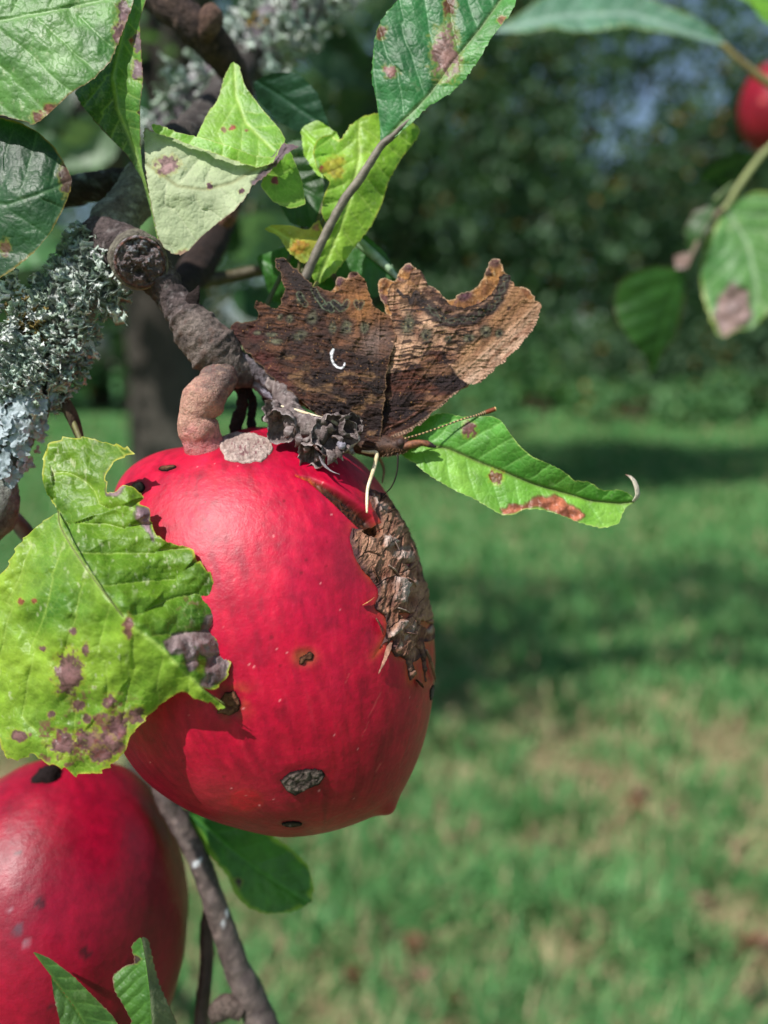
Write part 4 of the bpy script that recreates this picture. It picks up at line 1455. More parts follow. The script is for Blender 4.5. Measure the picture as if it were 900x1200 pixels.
def fore_paint(x, y, e):
    X = np.stack([x, y], -1)
    st = strigulae(x, y, 5, -0.05)
    f = fbm(p2(x, y, 14), 4, 3)
    ff = fbm(p2(x, y, 4), 3, 4)
    c = mix(srgb(130, 90, 68), srgb(196, 156, 126), 0.5 + 1.4 * f)
    c = mix(c, srgb(46, 28, 23), sstep(-0.04, 0.18, st) * 0.92)
    # tan outer corner, pinkish fore edge
    right = sstep(-8, 8, (x - 553) * 0.75 + (y - 400) * 0.55 + 5 * f)
    tan = mix(srgb(126, 88, 58), srgb(164, 122, 84), 0.5 + 0.9 * fbm(p2(x - y, x + y, 34, 6), 4, 21))
    c = mix(c, tan, right * sstep(452, 428, y - 0.25 * (x - 550)))
    pink = sstep(-14, 24, (x - 540) * 0.62 + (y - 412) * 0.78 - 14 + 5 * f)
    c = mix(c, mix(srgb(212, 176, 150), srgb(140, 98, 76), 0.4 + 1.3 * fbm(p2(x + y, x - y, 5, 30), 4, 22)), pink * 0.9)
    # chestnut inner half with a ragged border
    inner = np.vstack([ZW1([(40, 600), (95, 602), (140, 592), (190, 582), (215, 560), (252, 548), (290, 520), (318, 492), (350, 498), (376, 512), (398, 560), (412, 592), (450, 628), (482, 652)]),
                       [(553, 452), (520, 480), (470, 520), (420, 530), (420, 440)]])
    d, _ = sdf(X, inner)
    d = d + 3.0 * fbm(p2(x, y, 7), 4, 31)
    ch = mix(srgb(86, 46, 31), srgb(38, 21, 19), 0.5 + 1.8 * fbm(p2(x, y, 22, 13), 4, 33))
    ch = mix(ch, srgb(34, 22, 24), sstep(0.12, 0.32, fbm(p2(x, y, 26, 14), 3, 34)) * 0.8)
    ch = mix(ch, srgb(128, 90, 66), sstep(0.12, 0.4, fbm(p2(x, y, 24, 15), 3, 35)) * 0.75)
    ch = mix(ch, srgb(38, 22, 20), sstep(0.0, 0.26, st) * 0.65)
    c = mix(c, ch, 1 - sstep(-1.2, 0.6, d))
    c = mix(c, srgb(30, 20, 20), 0.8 * np.exp(-((d + 0.5) / 1.3) ** 2) * sstep(-0.2, 0.2, f))
    # dark band inside the hooked margin
    band = ZW1([(150, 208), (176, 236), (196, 232), (212, 258), (232, 214), (252, 252), (300, 290), (345, 330), (370, 350), (410, 352), (440, 344), (478, 345), (520, 338), (560, 305), (600, 285), (622, 260),
                (640, 220), (660, 165), (672, 132)])
    d, arc, side, _ = polyline_dist(X, band)
    wdt = np.interp(arc, [0, 22, 30, 60, 120, 160], [2.2, 4.5, 8.0, 10.0, 9.0, 8.0])
    d2 = d + 2.0 * fbm(p2(x, y, 5), 3, 51)
    c = mix(c, mix(srgb(28, 24, 26), srgb(52, 38, 34), 0.5 + ff), 0.95 * (1 - sstep(wdt * 0.6, wdt * 1.05, d2)))
    sub = (side < 0)
    edge_zone = (1 - sstep(12, 30, d + 3 * f)) * sub * (arc > 24)
    c = mix(c, mix(srgb(40, 25, 22), srgb(74, 46, 34), 0.5 + f), 0.95 * edge_zone * sstep(wdt * 0.8, wdt * 1.3, d2))
    scal = (1 - sstep(0.6, 1.6, np.abs(d2 - 1.5 - 1.5 * np.sin(arc * 0.5)))) * (arc > 55)
    c = mix(c, srgb(98, 104, 84), 0.4 * scal)
    # the top left lobe is orange brown
    lobe = np.exp(-(((x - 470) / 22) ** 2 + ((y - 334) / 17) ** 2))
    c = mix(c, mix(srgb(170, 122, 72), srgb(110, 72, 48), 0.5 + 1.0 * ff), 0.7 * lobe * (d2 > 2.5))
    c = eye_spots(c, x, y, [(478, 381, 9, 14, 1.9), (499, 393, 7, 8, 2.4), (525, 397, 5, 4, 2.0), (550, 396, 9, 5, 2.4), (569, 389, 8, 8, 2.3), (585, 390, 5, 6, 2.4)], 60)
    c = mix(c, srgb(44, 28, 24), 0.9 * (1 - sstep(1.5, 3.2, np.hypot(x - 596, (y - 361) * 0.8) + ff)))
    v = vein_field(x, y, (30, 38, 46, 54, 61, 68, 75, 82))
    c = mix(c, c * 1.4 + 0.008, 0.25 * v)
    # fore edge: dark dashes on a pale line
    cd, ca, _, _ = polyline_dist(X, np.vstack([ZW1([(836, 300), (816, 360), (772, 430), (702, 508), (632, 568), (542, 650)]), [(533, 462), (516, 477), (501, 490), (482, 503), (460, 512)]]))
    c = mix(c, srgb(196, 160, 132), 0.6 * (1 - sstep(1.2, 3.0, cd)))
    c = mix(c, srgb(50, 34, 32), 0.8 * (1 - sstep(1.0, 2.4, cd)) * (np.sin(ca * 1.9 + 2 * ff) > 0.1))
    # folds of the wing root
    c = mix(c, srgb(40, 25, 24), 0.7 * (1 - sstep(2.0, 4.0, np.abs(cd - 8.5))) * sstep(470, 482, y))
    c = mix(c, srgb(150, 100, 84), 0.5 * (1 - sstep(0.8, 2.0, np.abs(cd - 12.5))) * sstep(464, 478, y))
    c = mix(c, srgb(204, 150, 84), 0.6 * sstep(0.58, 0.74, fbm(p2(x, y, 1.5), 2, 90)) * (1 - 0.7 * right))
    rim = (1 - sstep(0.4, 2.6, e + 1.2 * ff)) * (y < 365)
    c = mix(c, srgb(30, 20, 20), 0.6 * rim * (x < 600))
    rel = 0.8 * v + 1.1 * st + 1.3 * ff + 1.5 * f - 1.6 * (1 - sstep(1.5, 4.0, np.abs(cd - 8.5))) * sstep(470, 482, y)
    return np.clip(c, 0, 1), rel


def hind_paint(x, y, e):
    X = np.stack([x, y], -1)
    r, a = wing_radial(x, y)
    st = strigulae(x, y, 15, 0.12, 12.0, 1.7)
    f = fbm(p2(x, y, 15), 4, 13)
    ff = fbm(p2(x, y, 4), 3, 14)
    c = mix(srgb(58, 34, 27), srgb(106, 68, 46), 0.45 + 1.6 * f)
    c = mix(c, srgb(30, 18, 17), sstep(0.0, 0.28, st) * 0.75)
    # reddish rear
    rear = sstep(6, -10, (x - 318) * 0.8 + (430 - y) * 0.5 - 10)
    c = mix(c, mix(srgb(78, 34, 29), srgb(36, 19, 19), 0.5 + 1.6 * f), 0.8 * rear)
    # warm ochre towards the front upper edge
    och = np.exp(-(((x - 428) / 30) ** 2 + ((y - 354) / 34) ** 2))
    c = mix(c, mix(srgb(160, 108, 58), srgb(112, 72, 44), 0.5 + 1.2 * fbm(p2(x, y, 9), 4, 17)), 0.9 * och)
    gry = np.exp(-(((x - 438) / 24) ** 2 + ((y - 400) / 17) ** 2))
    c = mix(c, mix(srgb(128, 106, 96), srgb(94, 68, 58), 0.5 + f), 0.8 * gry)
    # dark tail and streaks
    tail = np.array([(325, 304), (345, 322), (362, 340), (380, 356), (394, 360)], float)
    d, _, _, _ = polyline_dist(X, tail)
    c = mix(c, srgb(34, 26, 25), 0.85 * (1 - sstep(5, 15, d + 4 * f)))
    # chestnut inner half with ragged step
    inner = np.vstack([ZW2([(205, 560), (260, 530), (330, 510), (372, 522), (410, 520), (430, 490), (462, 488), (470, 455), (500, 450), (512, 430), (530, 470), (560, 490), (620, 500), (650, 515), (700, 520), (715, 550),
                            (745, 552), (790, 525), (812, 520), (830, 560)]), [(456, 480), (445, 525), (400, 520), (320, 450), (306, 432)]])
    d, _ = sdf(X, inner)
    d = d + 2.4 * fbm(p2(x, y, 7), 4, 131)
    ch = mix(srgb(78, 46, 30), srgb(36, 21, 17), 0.5 + 1.8 * fbm(p2(x, y, 20, 13), 4, 133))
    ch = mix(ch, srgb(36, 23, 24), sstep(0.15, 0.32, fbm(p2(x, y, 22, 13), 3, 134)) * 0.85)
    ch = mix(ch, srgb(124, 92, 62), sstep(0.12, 0.42, fbm(p2(x, y, 19, 13), 3, 135)) * 0.8)
    ch = mix(ch, srgb(34, 20, 18), sstep(0.0, 0.26, st) * 0.75)
    ch = mix(ch, srgb(88, 38, 34), 0.45 * rear)
    c = mix(c, ch, 1 - sstep(-1.2, 0.6, d))
    c = mix(c, srgb(22, 15, 15), 0.9 * np.exp(-((d + 0.4) / 1.2) ** 2) * sstep(-0.1, 0.2, f + 0.25))
    step_l = np.array([(420, 446), (430, 450), (440, 457), (446, 460), (453, 459)], float)
    dd, _, _, _ = polyline_dist(X, step_l)
    c = mix(c, srgb(18, 12, 12), 0.9 * (1 - sstep(0.5, 1.7, dd + 0.8 * ff)))
    c = eye_spots(c, x, y, [(366, 372, 7, 9, 2.2), (352, 393, 10, 7, 2.4), (406, 384, 7, 9, 2.4), (427, 384, 6, 8, 1.0), (390, 384, 5, 8, 0), (339, 374, 5, 6, 1.4), (352, 350, 6, 6, 1.2),
                            (319, 392, 9, 3, 0), (323, 400, 11, 4, 0), (302, 390, 5, 3, 0), (328, 372, 4, 4, 1.0)], 160)
    for wv in (ZW2([(470, 250), (490, 280), (505, 290), (515, 275), (525, 300)]), ZW2([(535, 265), (555, 280), (570, 295), (590, 282), (600, 262)]), ZW2([(645, 265), (658, 285), (670, 265)]),
               ZW2([(370, 225), (385, 255), (400, 270)]), ZW2([(440, 200), (460, 240), (480, 262)])):
        dd, _, _, _ = polyline_dist(X, wv)
        c = mix(c, srgb(26, 26, 24), 0.9 * (1 - sstep(1.3, 3.4, dd + 1.2 * ff)))
        c = mix(c, srgb(96, 108, 84), 0.6 * (1 - sstep(0.3, 1.2, np.abs(dd - 3.2) + 0.4 * ff)))
    v = vein_field(x, y, (88, 96, 104, 112, 120, 128, 136, 144, 150))
    c = mix(c, c * 1.5 + 0.01, 0.35 * v)
    c = mix(c, srgb(190, 138, 80), 0.6 * sstep(0.58, 0.74, fbm(p2(x, y, 1.5), 2, 190)))
    rim = (1 - sstep(0.4, 3.0, e + 1.4 * ff)) * (x < 375)
    c = mix(c, srgb(28, 19, 18), 0.6 * rim)
    rim2 = (1 - sstep(0.3, 1.4, e + 0.5 * ff))
    c = mix(c, srgb(150, 116, 84), 0.45 * rim2)
    d, arc, _, _ = polyline_dist(X, COMMA)
    wdt = np.interp(arc, [0, 4, 9, 20, 26], [1.5, 2.1, 1.1, 1.3, 1.0])
    c = mix(c, srgb(238, 238, 242), 1 - sstep(wdt * 0.7, wdt * 1.2, d))
    rel = 0.8 * v + 1.1 * st + 1.3 * ff + 1.5 * f - 0.9 * (1 - sstep(0, 2, np.abs(dd)))
    return np.clip(c, 0, 1), rel


def far_paint(x, y, e):
    f = fbm(p2(x, y, 9), 4, 213)
    ff = fbm(p2(x, y, 3.2), 3, 214)
    c = mix(srgb(176, 124, 70), srgb(116, 74, 46), 0.5 + 1.0 * f)
    c = mix(c, srgb(206, 172, 132), sstep(0.2, 0.6, ff) * 0.7)
    c = mix(c, srgb(92, 60, 66), sstep(0.15, 0.45, fbm(p2(x, y, 11), 3, 215)) * 0.8)
    for tx, ty in ((580, 306), (478, 312), (413, 320), (397, 328), (547, 345), (506, 337), (542, 347)):
        c = mix(c, mix(srgb(100, 62, 74), srgb(60, 40, 48), 0.5 + ff), 0.8 * (1 - sstep(4, 10, np.hypot(x - tx, y - ty) + 3 * f)))
    c = mix(c, srgb(216, 186, 150), 0.55 * (1 - sstep(0.3, 1.8, e + 0.8 * ff)))
    return np.clip(c, 0, 1), 2.0 * f + 1.5 * ff


bf = thing('butterfly', 'brown ragged-edged butterfly with closed wings and a white comma mark, on the scarred apple', 'butterfly', Q(440, 600, 20))


def wing(name, poly, zc, paint, step, jag, label=None, seed=0):
    poly = np.asarray(poly, float)
    d = []
    L = np.vstack([poly, poly[:1]])
    for a, b in zip(L[:-1], L[1:]):
        k = max(1, int(np.hypot(*(b - a)) / 1.2))
        d.append(a + (b - a) * np.linspace(0, 1, k, endpoint=False)[:, None])
    c = np.vstack(d)
    for _ in range(5):
        c = 0.25 * np.roll(c, 1, 0) + 0.5 * c + 0.25 * np.roll(c, -1, 0)
    c = c + jag * np.stack([fbm(p2(c[:, 0], c[:, 1], 4), 3, seed), fbm(p2(c[:, 0], c[:, 1], 4), 3, seed + 1)], -1)
    tz = TPS(zc)
    x, y, z, F, e = sheet(c, tz, step)
    col, rel = paint(x, y, e)
    z = z + 7.0 * fbm(p2(x, y, 38), 3, seed + 40) + 2.5 * fbm(p2(x, y, 12), 3, seed + 44)
    return obj(name, new_mesh(name, Q(x, y, z + rel), F, col), M['wing'], bf, label)


ZF = [(440, 517, 8), (633, 345, -6), (600, 325, -12), (545, 345, 4), (470, 315, 2), (549, 450, 6), (500, 400, 12), (455, 400, 8), (500, 490, 8), (580, 390, 2)]
ZH = [(440, 517, 11), (459, 400, 13), (420, 325, 4), (385, 345, 8), (325, 303, -4), (300, 352, -8), (272, 382, -14), (310, 432, -4), (367, 480, 8), (390, 410, 13), (340, 390, 4)]
wing('forewing', FORE, ZF, fore_paint, 0.62, 2.6, seed=1)
wing('hindwing', HIND, ZH, hind_paint, 0.62, 2.8, 'hindwing with a white comma mark', seed=3)
wing('forewing', FORE_FAR, [(a, b, c - 13) for a, b, c in ZF], far_paint, 1.0, 2.2, 'far forewing, only its crinkled pale rim showing', seed=5)
wing('hindwing', HIND_FAR, [(a, b, c - 14) for a, b, c in ZH], far_paint, 1.0, 1.8, 'far hindwing, only its rim showing', seed=7)

# body: abdomen, thorax, head and palps in one skin, with short fur
mb = MB()


def furry(t, a, P):
    return S0 * (1.4 * fbm(P / (S0 * 3.0), 3, 4) + 1.2 * fbm(P / (S0 * 8), 2, 5))


bcol = lambda t, a, P: mix(srgb(44, 28, 24), srgb(92, 62, 46), 0.45 + 1.1 * fbm(P / (S0 * 4), 4, 8))
bp = np.array([(352, 496, -14), (375, 505, -12), (400, 514, -9), (420, 519, -5), (438, 522, -3), (454, 523, 2), (464, 523, 6), (473, 522, 8), (480, 521, 8)], float)
mb.add(*tube(Q(*bp.T), np.array([3, 6, 9, 12, 14, 12, 9.5, 9, 4]) * S0, 22, 80, furry, bcol))
for dz in (3.5, -3.5):
    pp = np.array([(470, 525, 9 + dz), (482, 521, 11 + dz), (494, 519, 11 + dz), (503, 521, 10 + dz), (511, 524, 9 + dz)], float)
    mb.add(*tube(Q(*pp.T), np.array([3.5, 4.6, 3.6, 3.4, 1.0]) * S0, 10, 26, lambda t, a, P: S0 * 0.8 * fbm(P / (S0 * 2), 3, 4),
                 lambda t, a, P: mix(mix(srgb(150, 96, 66), srgb(84, 52, 40), 0.5 + 1.2 * fbm(P / (S0 * 3), 3, 9)), srgb(52, 36, 40), sstep(0.62, 0.8, t))))
g = np.random.default_rng(11)
for k in range(900):
    t = g.random()
    c0 = np.array([np.interp(t, np.linspace(0, 1, 9), bp[:, i]) for i in range(3)])
    rr = np.interp(t, np.linspace(0, 1, 9), [3, 6, 9, 12, 14, 12, 9.5, 9, 4])
    an = g.uniform(0, 2 * math.pi)
    dv = np.array([0.0, math.sin(an), math.cos(an)])
    p0 = c0 + dv * rr * 0.9
    p1 = p0 + dv * g.uniform(2, 6.5) + np.array([-g.uniform(1, 4), g.uniform(-1, 1.5), 0])
    A, B = Q(*p0), Q(*p1)
    w = CR * S0 * 0.35
    mb.add(np.array([A - w, A + w, B, B]), np.array([[0, 1, 2, 3]]), mix(srgb(70, 50, 40), srgb(150, 110, 76), g.random()))
me = mb.mesh('body')
obj('body', me, M['chitin'], bf)
# eye
nn, FF = sphere_grid(20, 14)
V = Q(469, 519, 16) + nn * S0 * np.array([4.6, 4.6, 5.2])
obj('eye', new_mesh('eye', V, FF, srgb(66, 48, 44)), M['chitin'], bf)
# antennae: beaded, with an orange-tipped club
def antenna(pts):
    pts = np.asarray(pts, float)
    cf = lambda t, a, P: mix(mix(srgb(60, 44, 34), srgb(190, 158, 110), (np.sin(t * 190) > 0.25) * 1.0), mix(srgb(120, 58, 28), srgb(206, 168, 110), sstep(0.975, 0.99, t)), sstep(0.80, 0.84, t))
    V, F, C = tube(Q(*pts.T), np.array([0.9, 0.9, 0.9, 1.0, 1.3, 2.5, 2.6]) * S0, 10, 240, lambda t, a, P: 0.15 * S0 * np.sin(t * 190), cf)
    obj('antenna', new_mesh('antenna', V, F, C), M['chitin'], bf)


antenna([(474, 514, 12), (495, 508, 10), (518, 500, 8), (540, 492, 6), (558, 487, 5), (570, 483, 4), (581, 479, 4)])
antenna([(474, 514, 4), (490, 511, -14), (505, 507, -34), (518, 503, -52), (528, 500, -66), (536, 498, -76), (542, 496, -84)])
CRM = (srgb(238, 226, 194), srgb(214, 190, 146))
stick('leg', [(424, 529, 8), (432, 530, 12), (441, 531, 16), (440, 542, 20), (436, 556, 26), (431, 572, 34), (430, 588, 44), (430, 601, 52)], [1.6, 2.0, 2.6, 2.4, 2.3, 1.9, 1.8, 1.2], CRM, bf, 'chitin', nring=10)
stick('leg', [(412, 521, 6), (404, 506, 20), (392, 495, 30), (372, 489, 30), (348, 481, 28), (325, 475, 26)], [1.6, 1.8, 2.3, 2.3, 1.9, 1.2], CRM, bf, 'chitin', nring=10)
stick('leg', [(440, 532, -6), (447, 541, -16), (450, 552, -18), (448, 566, -14)], [1.6, 1.8, 1.5, 1.0], (srgb(150, 120, 86), srgb(110, 84, 60)), bf, 'chitin', nring=8)
stick('proboscis', [(466, 531, 10), (466, 545, 10), (464, 558, 8), (459, 570, 4), (451, 579, -2), (444, 586, -4)], [1.1, 1.0, 0.9, 0.8, 0.7, 0.5], srgb(36, 24, 20), bf, 'chitin', nring=8)

# ================================================================== branches, leaves, lichen
LG1, LG2 = srgb(82, 132, 36), srgb(152, 188, 60)          # yellowish sunlit leaves
DG1, DG2 = srgb(34, 84, 40), srgb(70, 126, 60)            # deeper green leaves
PUR = srgb(132, 92, 98)
BRN = srgb(116, 70, 48)


def bark_disp(amp, seed, rings=0.0):
    def f(t, a, P):
        h = S0 * amp * (fbm(P / (S0 * 16), 4, seed) + 0.5 * fbm(P / (S0 * 4.5), 3, seed + 1))
        if rings:
            h = h + S0 * rings * np.abs(np.sin(t * 95 + 2.5 * fbm(P / (S0 * 22), 2, seed + 2))) ** 6
        return h
    return f


def bark_col(ca, cb, cc, seed):
    def f(t, a, P):
        c = mix(ca, cb, 0.5 + 1.0 * fbm(P / (S0 * 12), 4, seed))
        return mix(c, cc, sstep(0.15, 0.55, fbm(P / (S0 * 6), 4, seed + 4)) * 0.75)
    return f


br = thing('apple_branch', 'lichen-covered apple branch with a knobbly cut spur, carrying the scarred apple', 'branch', Q(40, 440, -50))

# the limb itself: off to the trunk on the left, up past the top of the spur
trunk_pt = TRUNK_BASE + np.array([0.0, 0.0, 1.25])
lp = np.array([(196, 176, -90), (160, 226, -70), (118, 288, -48), (78, 362, -36), (46, 430, -34), (20, 490, -34), (-4, 546, -40), (-50, 630, -60)], float)
W = Q(*lp.T)
W = np.vstack([W, [[-0.13, 0.14, 1.16], [-0.5, 0.32, 1.10], [-1.1, 0.9, 1.08], [-1.25, 1.7, 1.15], trunk_pt + [-0.06, -0.02, 0]]])
R = np.concatenate([np.array([24, 26, 30, 33, 33, 30, 24, 24]) * S0, [0.005, 0.011, 0.02, 0.025, 0.03]])
V, F, C = tube(W, R, 30, 330, bark_disp(4.5, 21), bark_col(srgb(96, 92, 86), srgb(142, 146, 136), srgb(176, 184, 172), 23))
limb = obj('limb', new_mesh('limb', V, F, C), M['bark'], br)
V, F, C = tube(Q(*np.array([(196, 176, -90), (212, 165, -130), (232, 150, -220), (258, 118, -420), (290, 66, -600)], float).T), np.array([24, 24, 26, 30, 34]) * S0, 20, 60, bark_disp(4, 25),
               bark_col(srgb(50, 44, 42), srgb(92, 84, 80), srgb(130, 126, 120), 27))
obj('limb', new_mesh('limb', V, F, C), M['bark'], br)
# dark branch passing behind, left
V, F, C = tube(Q(*np.array([(190, 205, -120), (140, 214, -110), (92, 222, -110), (40, 232, -130), (-60, 250, -180)], float).T), np.array([17, 18, 19, 20, 20]) * S0, 18, 50, bark_disp(4, 35),
               bark_col(srgb(40, 35, 34), srgb(70, 62, 58), srgb(150, 160, 165), 37))
obj('limb', new_mesh('limb', V, F, C), M['bark'], br)

# the spur: ringed, ending over the apple
sp_pts = np.array([(112, 276, -44), (140, 290, -26), (168, 308, -12), (192, 334, -8), (212, 362, -6), (232, 390, -4), (252, 412, -6), (272, 432, -14), (296, 440, -26)], float)
V, F, C = tube(Q(*sp_pts.T), np.array([24, 29, 25, 21, 20, 27, 29, 23, 15]) * S0, 40, 190,
               lambda t, a, P: bark_disp(3.4, 41)(t, a, P) + S0 * (2.6 * np.exp(-((t - 0.50) / 0.012) ** 2) + 2.2 * np.exp(-((t - 0.545) / 0.01) ** 2) + 2.0 * np.exp(-((t - 0.60) / 0.012) ** 2)
                                                                  + 2.4 * np.exp(-((t - 0.74) / 0.015) ** 2) - 2 * np.exp(-((t - 0.42) / 0.02) ** 2)) * (1 + 0.6 * fbm(P / (S0 * 9), 2, 3)),
               lambda t, a, P: mix(bark_col(srgb(62, 52, 52), srgb(104, 90, 88), srgb(150, 140, 138), 43)(t, a, P),
                                   bark_col(srgb(84, 72, 68), srgb(134, 120, 112), srgb(104, 78, 68), 45)(t, a, P), sstep(0.5, 0.6, t)))
spur = obj('spur', new_mesh('spur', V, F, C), M['bark'], br, 'ringed greyish brown spur')
# withered offshoots under the spur, behind the stalk
stick('twig', [(268, 420, -16), (292, 428, -18), (312, 440, -20), (330, 456, -16), (338, 478, -6)], [13, 12, 12, 10, 9], (srgb(150, 142, 150), srgb(70, 58, 58)), br, 'bark', rough=5, seed=3, nring=20, nseg=70)
stick('twig', [(276, 432, -26), (298, 446, -30), (322, 462, -26), (338, 474, -18)], [9, 10, 10, 7], (srgb(176, 170, 186), srgb(90, 78, 84)), br, 'bark', rough=4, seed=5, nring=18, nseg=60)
stick('twig', [(270, 440, -34), (284, 468, -40), (276, 500, -42), (280, 515, -44)], [7, 6, 8, 5], (srgb(70, 48, 44), srgb(44, 32, 32)), br, 'bark', rough=5, seed=6, nring=14)
stick('twig', [(285, 445, -44), (296, 470, -50), (294, 500, -54), (300, 518, -56)], [5, 5, 5, 3], (srgb(50, 40, 40), srgb(34, 28, 28)), br, 'bark', rough=4, seed=8, nring=12)
stick('twig', [(300, 440, -40), (318, 470, -48), (312, 495, -50)], [6, 8, 5], (srgb(84, 62, 56), srgb(50, 38, 36)), br, 'bark', rough=5, seed=9, nring=12)

# the sawn stub on the spur: bark collar, ring of callus, rotten heart
def cut_stub():
    c0 = Q(158, 300, -24)
    c1 = Q(164, 307, 24)
    ax = c1 - c0
    ax /= np.linalg.norm(ax)
    V, F, C = tube([c0, (c0 + c1) / 2, c1 - ax * S0 * 5, c1], np.array([31, 32, 32, 29]) * S0, 44, 50, bark_disp(2.4, 51), bark_col(srgb(96, 88, 78), srgb(140, 134, 118), srgb(84, 66, 58), 53), cap=False)
    st = obj('cut_stub', new_mesh('cut_stub', V, F, C), M['bark'], spur, 'round pruning stub with a dark rotten end')
    u = np.cross(ax, CU)
    u /= np.linalg.norm(u)
    v = np.cross(u, ax)
    nr, na = 40, 90
    rr, aa = np.meshgrid(np.linspace(0.0, 1, nr), np.linspace(0, 2 * math.pi, na, endpoint=False), indexing='ij')
    x, y = rr * np.cos(aa), rr * np.sin(aa)
    f = fbm(p2(x, y, 0.35), 4, 7)
    f2 = fbm(p2(x, y, 0.1), 3, 8)
    lip = np.exp(-((rr - 0.92) / 0.05) ** 2)
    h = 3 * lip + 7 * (1 - rr ** 2) * sstep(0.95, 0.8, rr) + 8 * f * sstep(0.92, 0.8, rr) + 3.0 * f2
    h = h - 6 * np.exp(-(((x - 0.05) / 0.16) ** 2 + ((y + 0.35) / 0.14) ** 2)) 
    P = c1 + S0 * 29 * (x[..., None] * u + y[..., None] * v) + S0 * h[..., None] * ax
    c = mix(srgb(84, 70, 68), srgb(132, 116, 114), 0.5 + 1.2 * f)
    c = mix(c, srgb(34, 26, 26), sstep(0.0, 0.4, f2) * 0.7)
    c = mix(c, srgb(168, 168, 172), sstep(0.2, 0.5, f2 + 0.4 * (y - 0.1)) * 0.7)  # pale specks, more towards the top: glints painted into the wood colour
    c = mix(c, mix(srgb(140, 92, 74), srgb(90, 62, 56), 0.5 + 1.3 * f2), lip * sstep(-0.5, 0.2, f))
    i, j = np.meshgrid(np.arange(nr - 1), np.arange(na), indexing='ij')
    j2 = (j + 1) % na
    F = np.stack([i * na + j, (i + 1) * na + j, (i + 1) * na + j2, i * na + j2], -1).reshape(-1, 4)
    obj('rotten_end', new_mesh('rotten_end', P.reshape(-1, 3), F, c.reshape(-1, 3)), M['bark'], spur)


cut_stub()
# bud scale thorn on the spur
V, F, C = tube(Q(*np.array([(222, 366, 6), (224, 354, 8), (230, 343, 8), (233, 334, 6)], float).T), np.array([9, 9, 5, 0.6]) * S0, 14, 20, bark_disp(1.5, 61), srgb(44, 32, 30), flat=0.5)
obj('bud_scale', new_mesh('bud_scale', V, F, C), M['bark'], spur)
# dark woody growth behind the curled leaf, out of focus
stick('twig', [(196, 352, -150), (226, 320, -260), (246, 282, -360), (262, 240, -430), (284, 200, -480)], [14, 19, 21, 19, 15], (srgb(70, 54, 48), srgb(36, 29, 28)), br, 'bark', rough=5, seed=13, nring=18, nseg=60)
stick('twig', [(222, 330, -280), (262, 326, -320), (300, 318, -330), (350, 312, -330), (420, 330, -340)], [9, 8, 7, 6, 4], (srgb(96, 88, 62), srgb(60, 54, 40)), br, 'twig', rough=2, seed=14, nring=14)
stick('bud', [(262, 262, -330), (268, 250, -320), (274, 240, -318)], [9, 11, 5], (srgb(168, 120, 100), srgb(110, 80, 70)), br, 'bark', rough=3, seed=15)
# hanging withered scrap below the limb
V, F, C = tube(Q(*np.array([(66, 440, -30), (72, 462, -26), (84, 486, -24), (92, 508, -26), (95, 522, -28)], float).T), np.array([4, 11, 14, 10, 3]) * S0, 16, 40, bark_disp(3, 65), bark_col(srgb(66, 54, 44), srgb(96, 84, 64), srgb(44, 36, 32), 66), flat=0.45)
obj('dry_scrap', new_mesh('dry_scrap', V, F, C), M['dry'], br)


# ------------------------------------------------------------------ lichen
def lichen_tufts(anchors, seed, size, cols, spread=1.0, dist=None):
    """branching flattened lobes growing away from the bark; anchors: (N,3) roots with (N,3) outward directions"""
    g = np.random.default_rng(seed)
    mb = MB()
    u = S0 if dist is None else dist / FPX
    roots, dirs = anchors

    def strip(p, d, wv, w0, w1, ln, col):
        q = p + d * ln
        nrm = np.cross(d, wv)
        th = u * 0.5
        V = np.array([p - wv * w0, p + wv * w0, p + nrm * th, q - wv * w1, q + wv * w1, q + nrm * th * 0.6])
        mb.add(V, np.array([[0, 2, 5, 3], [2, 1, 4, 5], [1, 0, 3, 4]]), np.vstack([np.tile(col * 0.8, (3, 1)), np.tile(np.clip(col * 1.12, 0, 1), (3, 1))]))
        return q

    def grow(p, d, wv, w, ln, depth, col):
        q = strip(p, d, wv, w, w * 0.85, ln, col)
        if depth == 0:
            # lobed tip
            for sg in (-1, 1):
                dd = d + sg * wv * 0.9
                dd /= np.linalg.norm(dd)
                strip(q, dd, wv, w * 0.7, w * 0.75, ln * 0.5, np.clip(col * 1.1, 0, 1))
            return
        for sg in (-1, 1):
            dd = d + sg * wv * g.uniform(0.45, 0.95) + g.normal(size=3) * 0.28
            dd /= np.linalg.norm(dd)
            w2 = wv + g.normal(size=3) * 0.25
            w2 -= dd * (w2 @ dd)
            w2 /= np.linalg.norm(w2)
            grow(q, dd, w2, w * g.uniform(0.68, 0.85), ln * g.uniform(0.62, 0.9), depth - 1, col)

    for r, d in zip(roots, dirs):
        dd = d + g.normal(size=3) * 0.55 * spread
        dd /= np.linalg.norm(dd)
        wv = np.cross(dd, g.normal(size=3))
        wv /= np.linalg.norm(wv)
        s = size * g.uniform(0.6, 1.3) * u
        grow(r - dd * s * 0.3, dd, wv, s * 0.27, s * 0.46, 2, cols[g.integers(0, len(cols))] * g.uniform(0.8, 1.1))
    return mb.mesh('lichen', smooth=False)


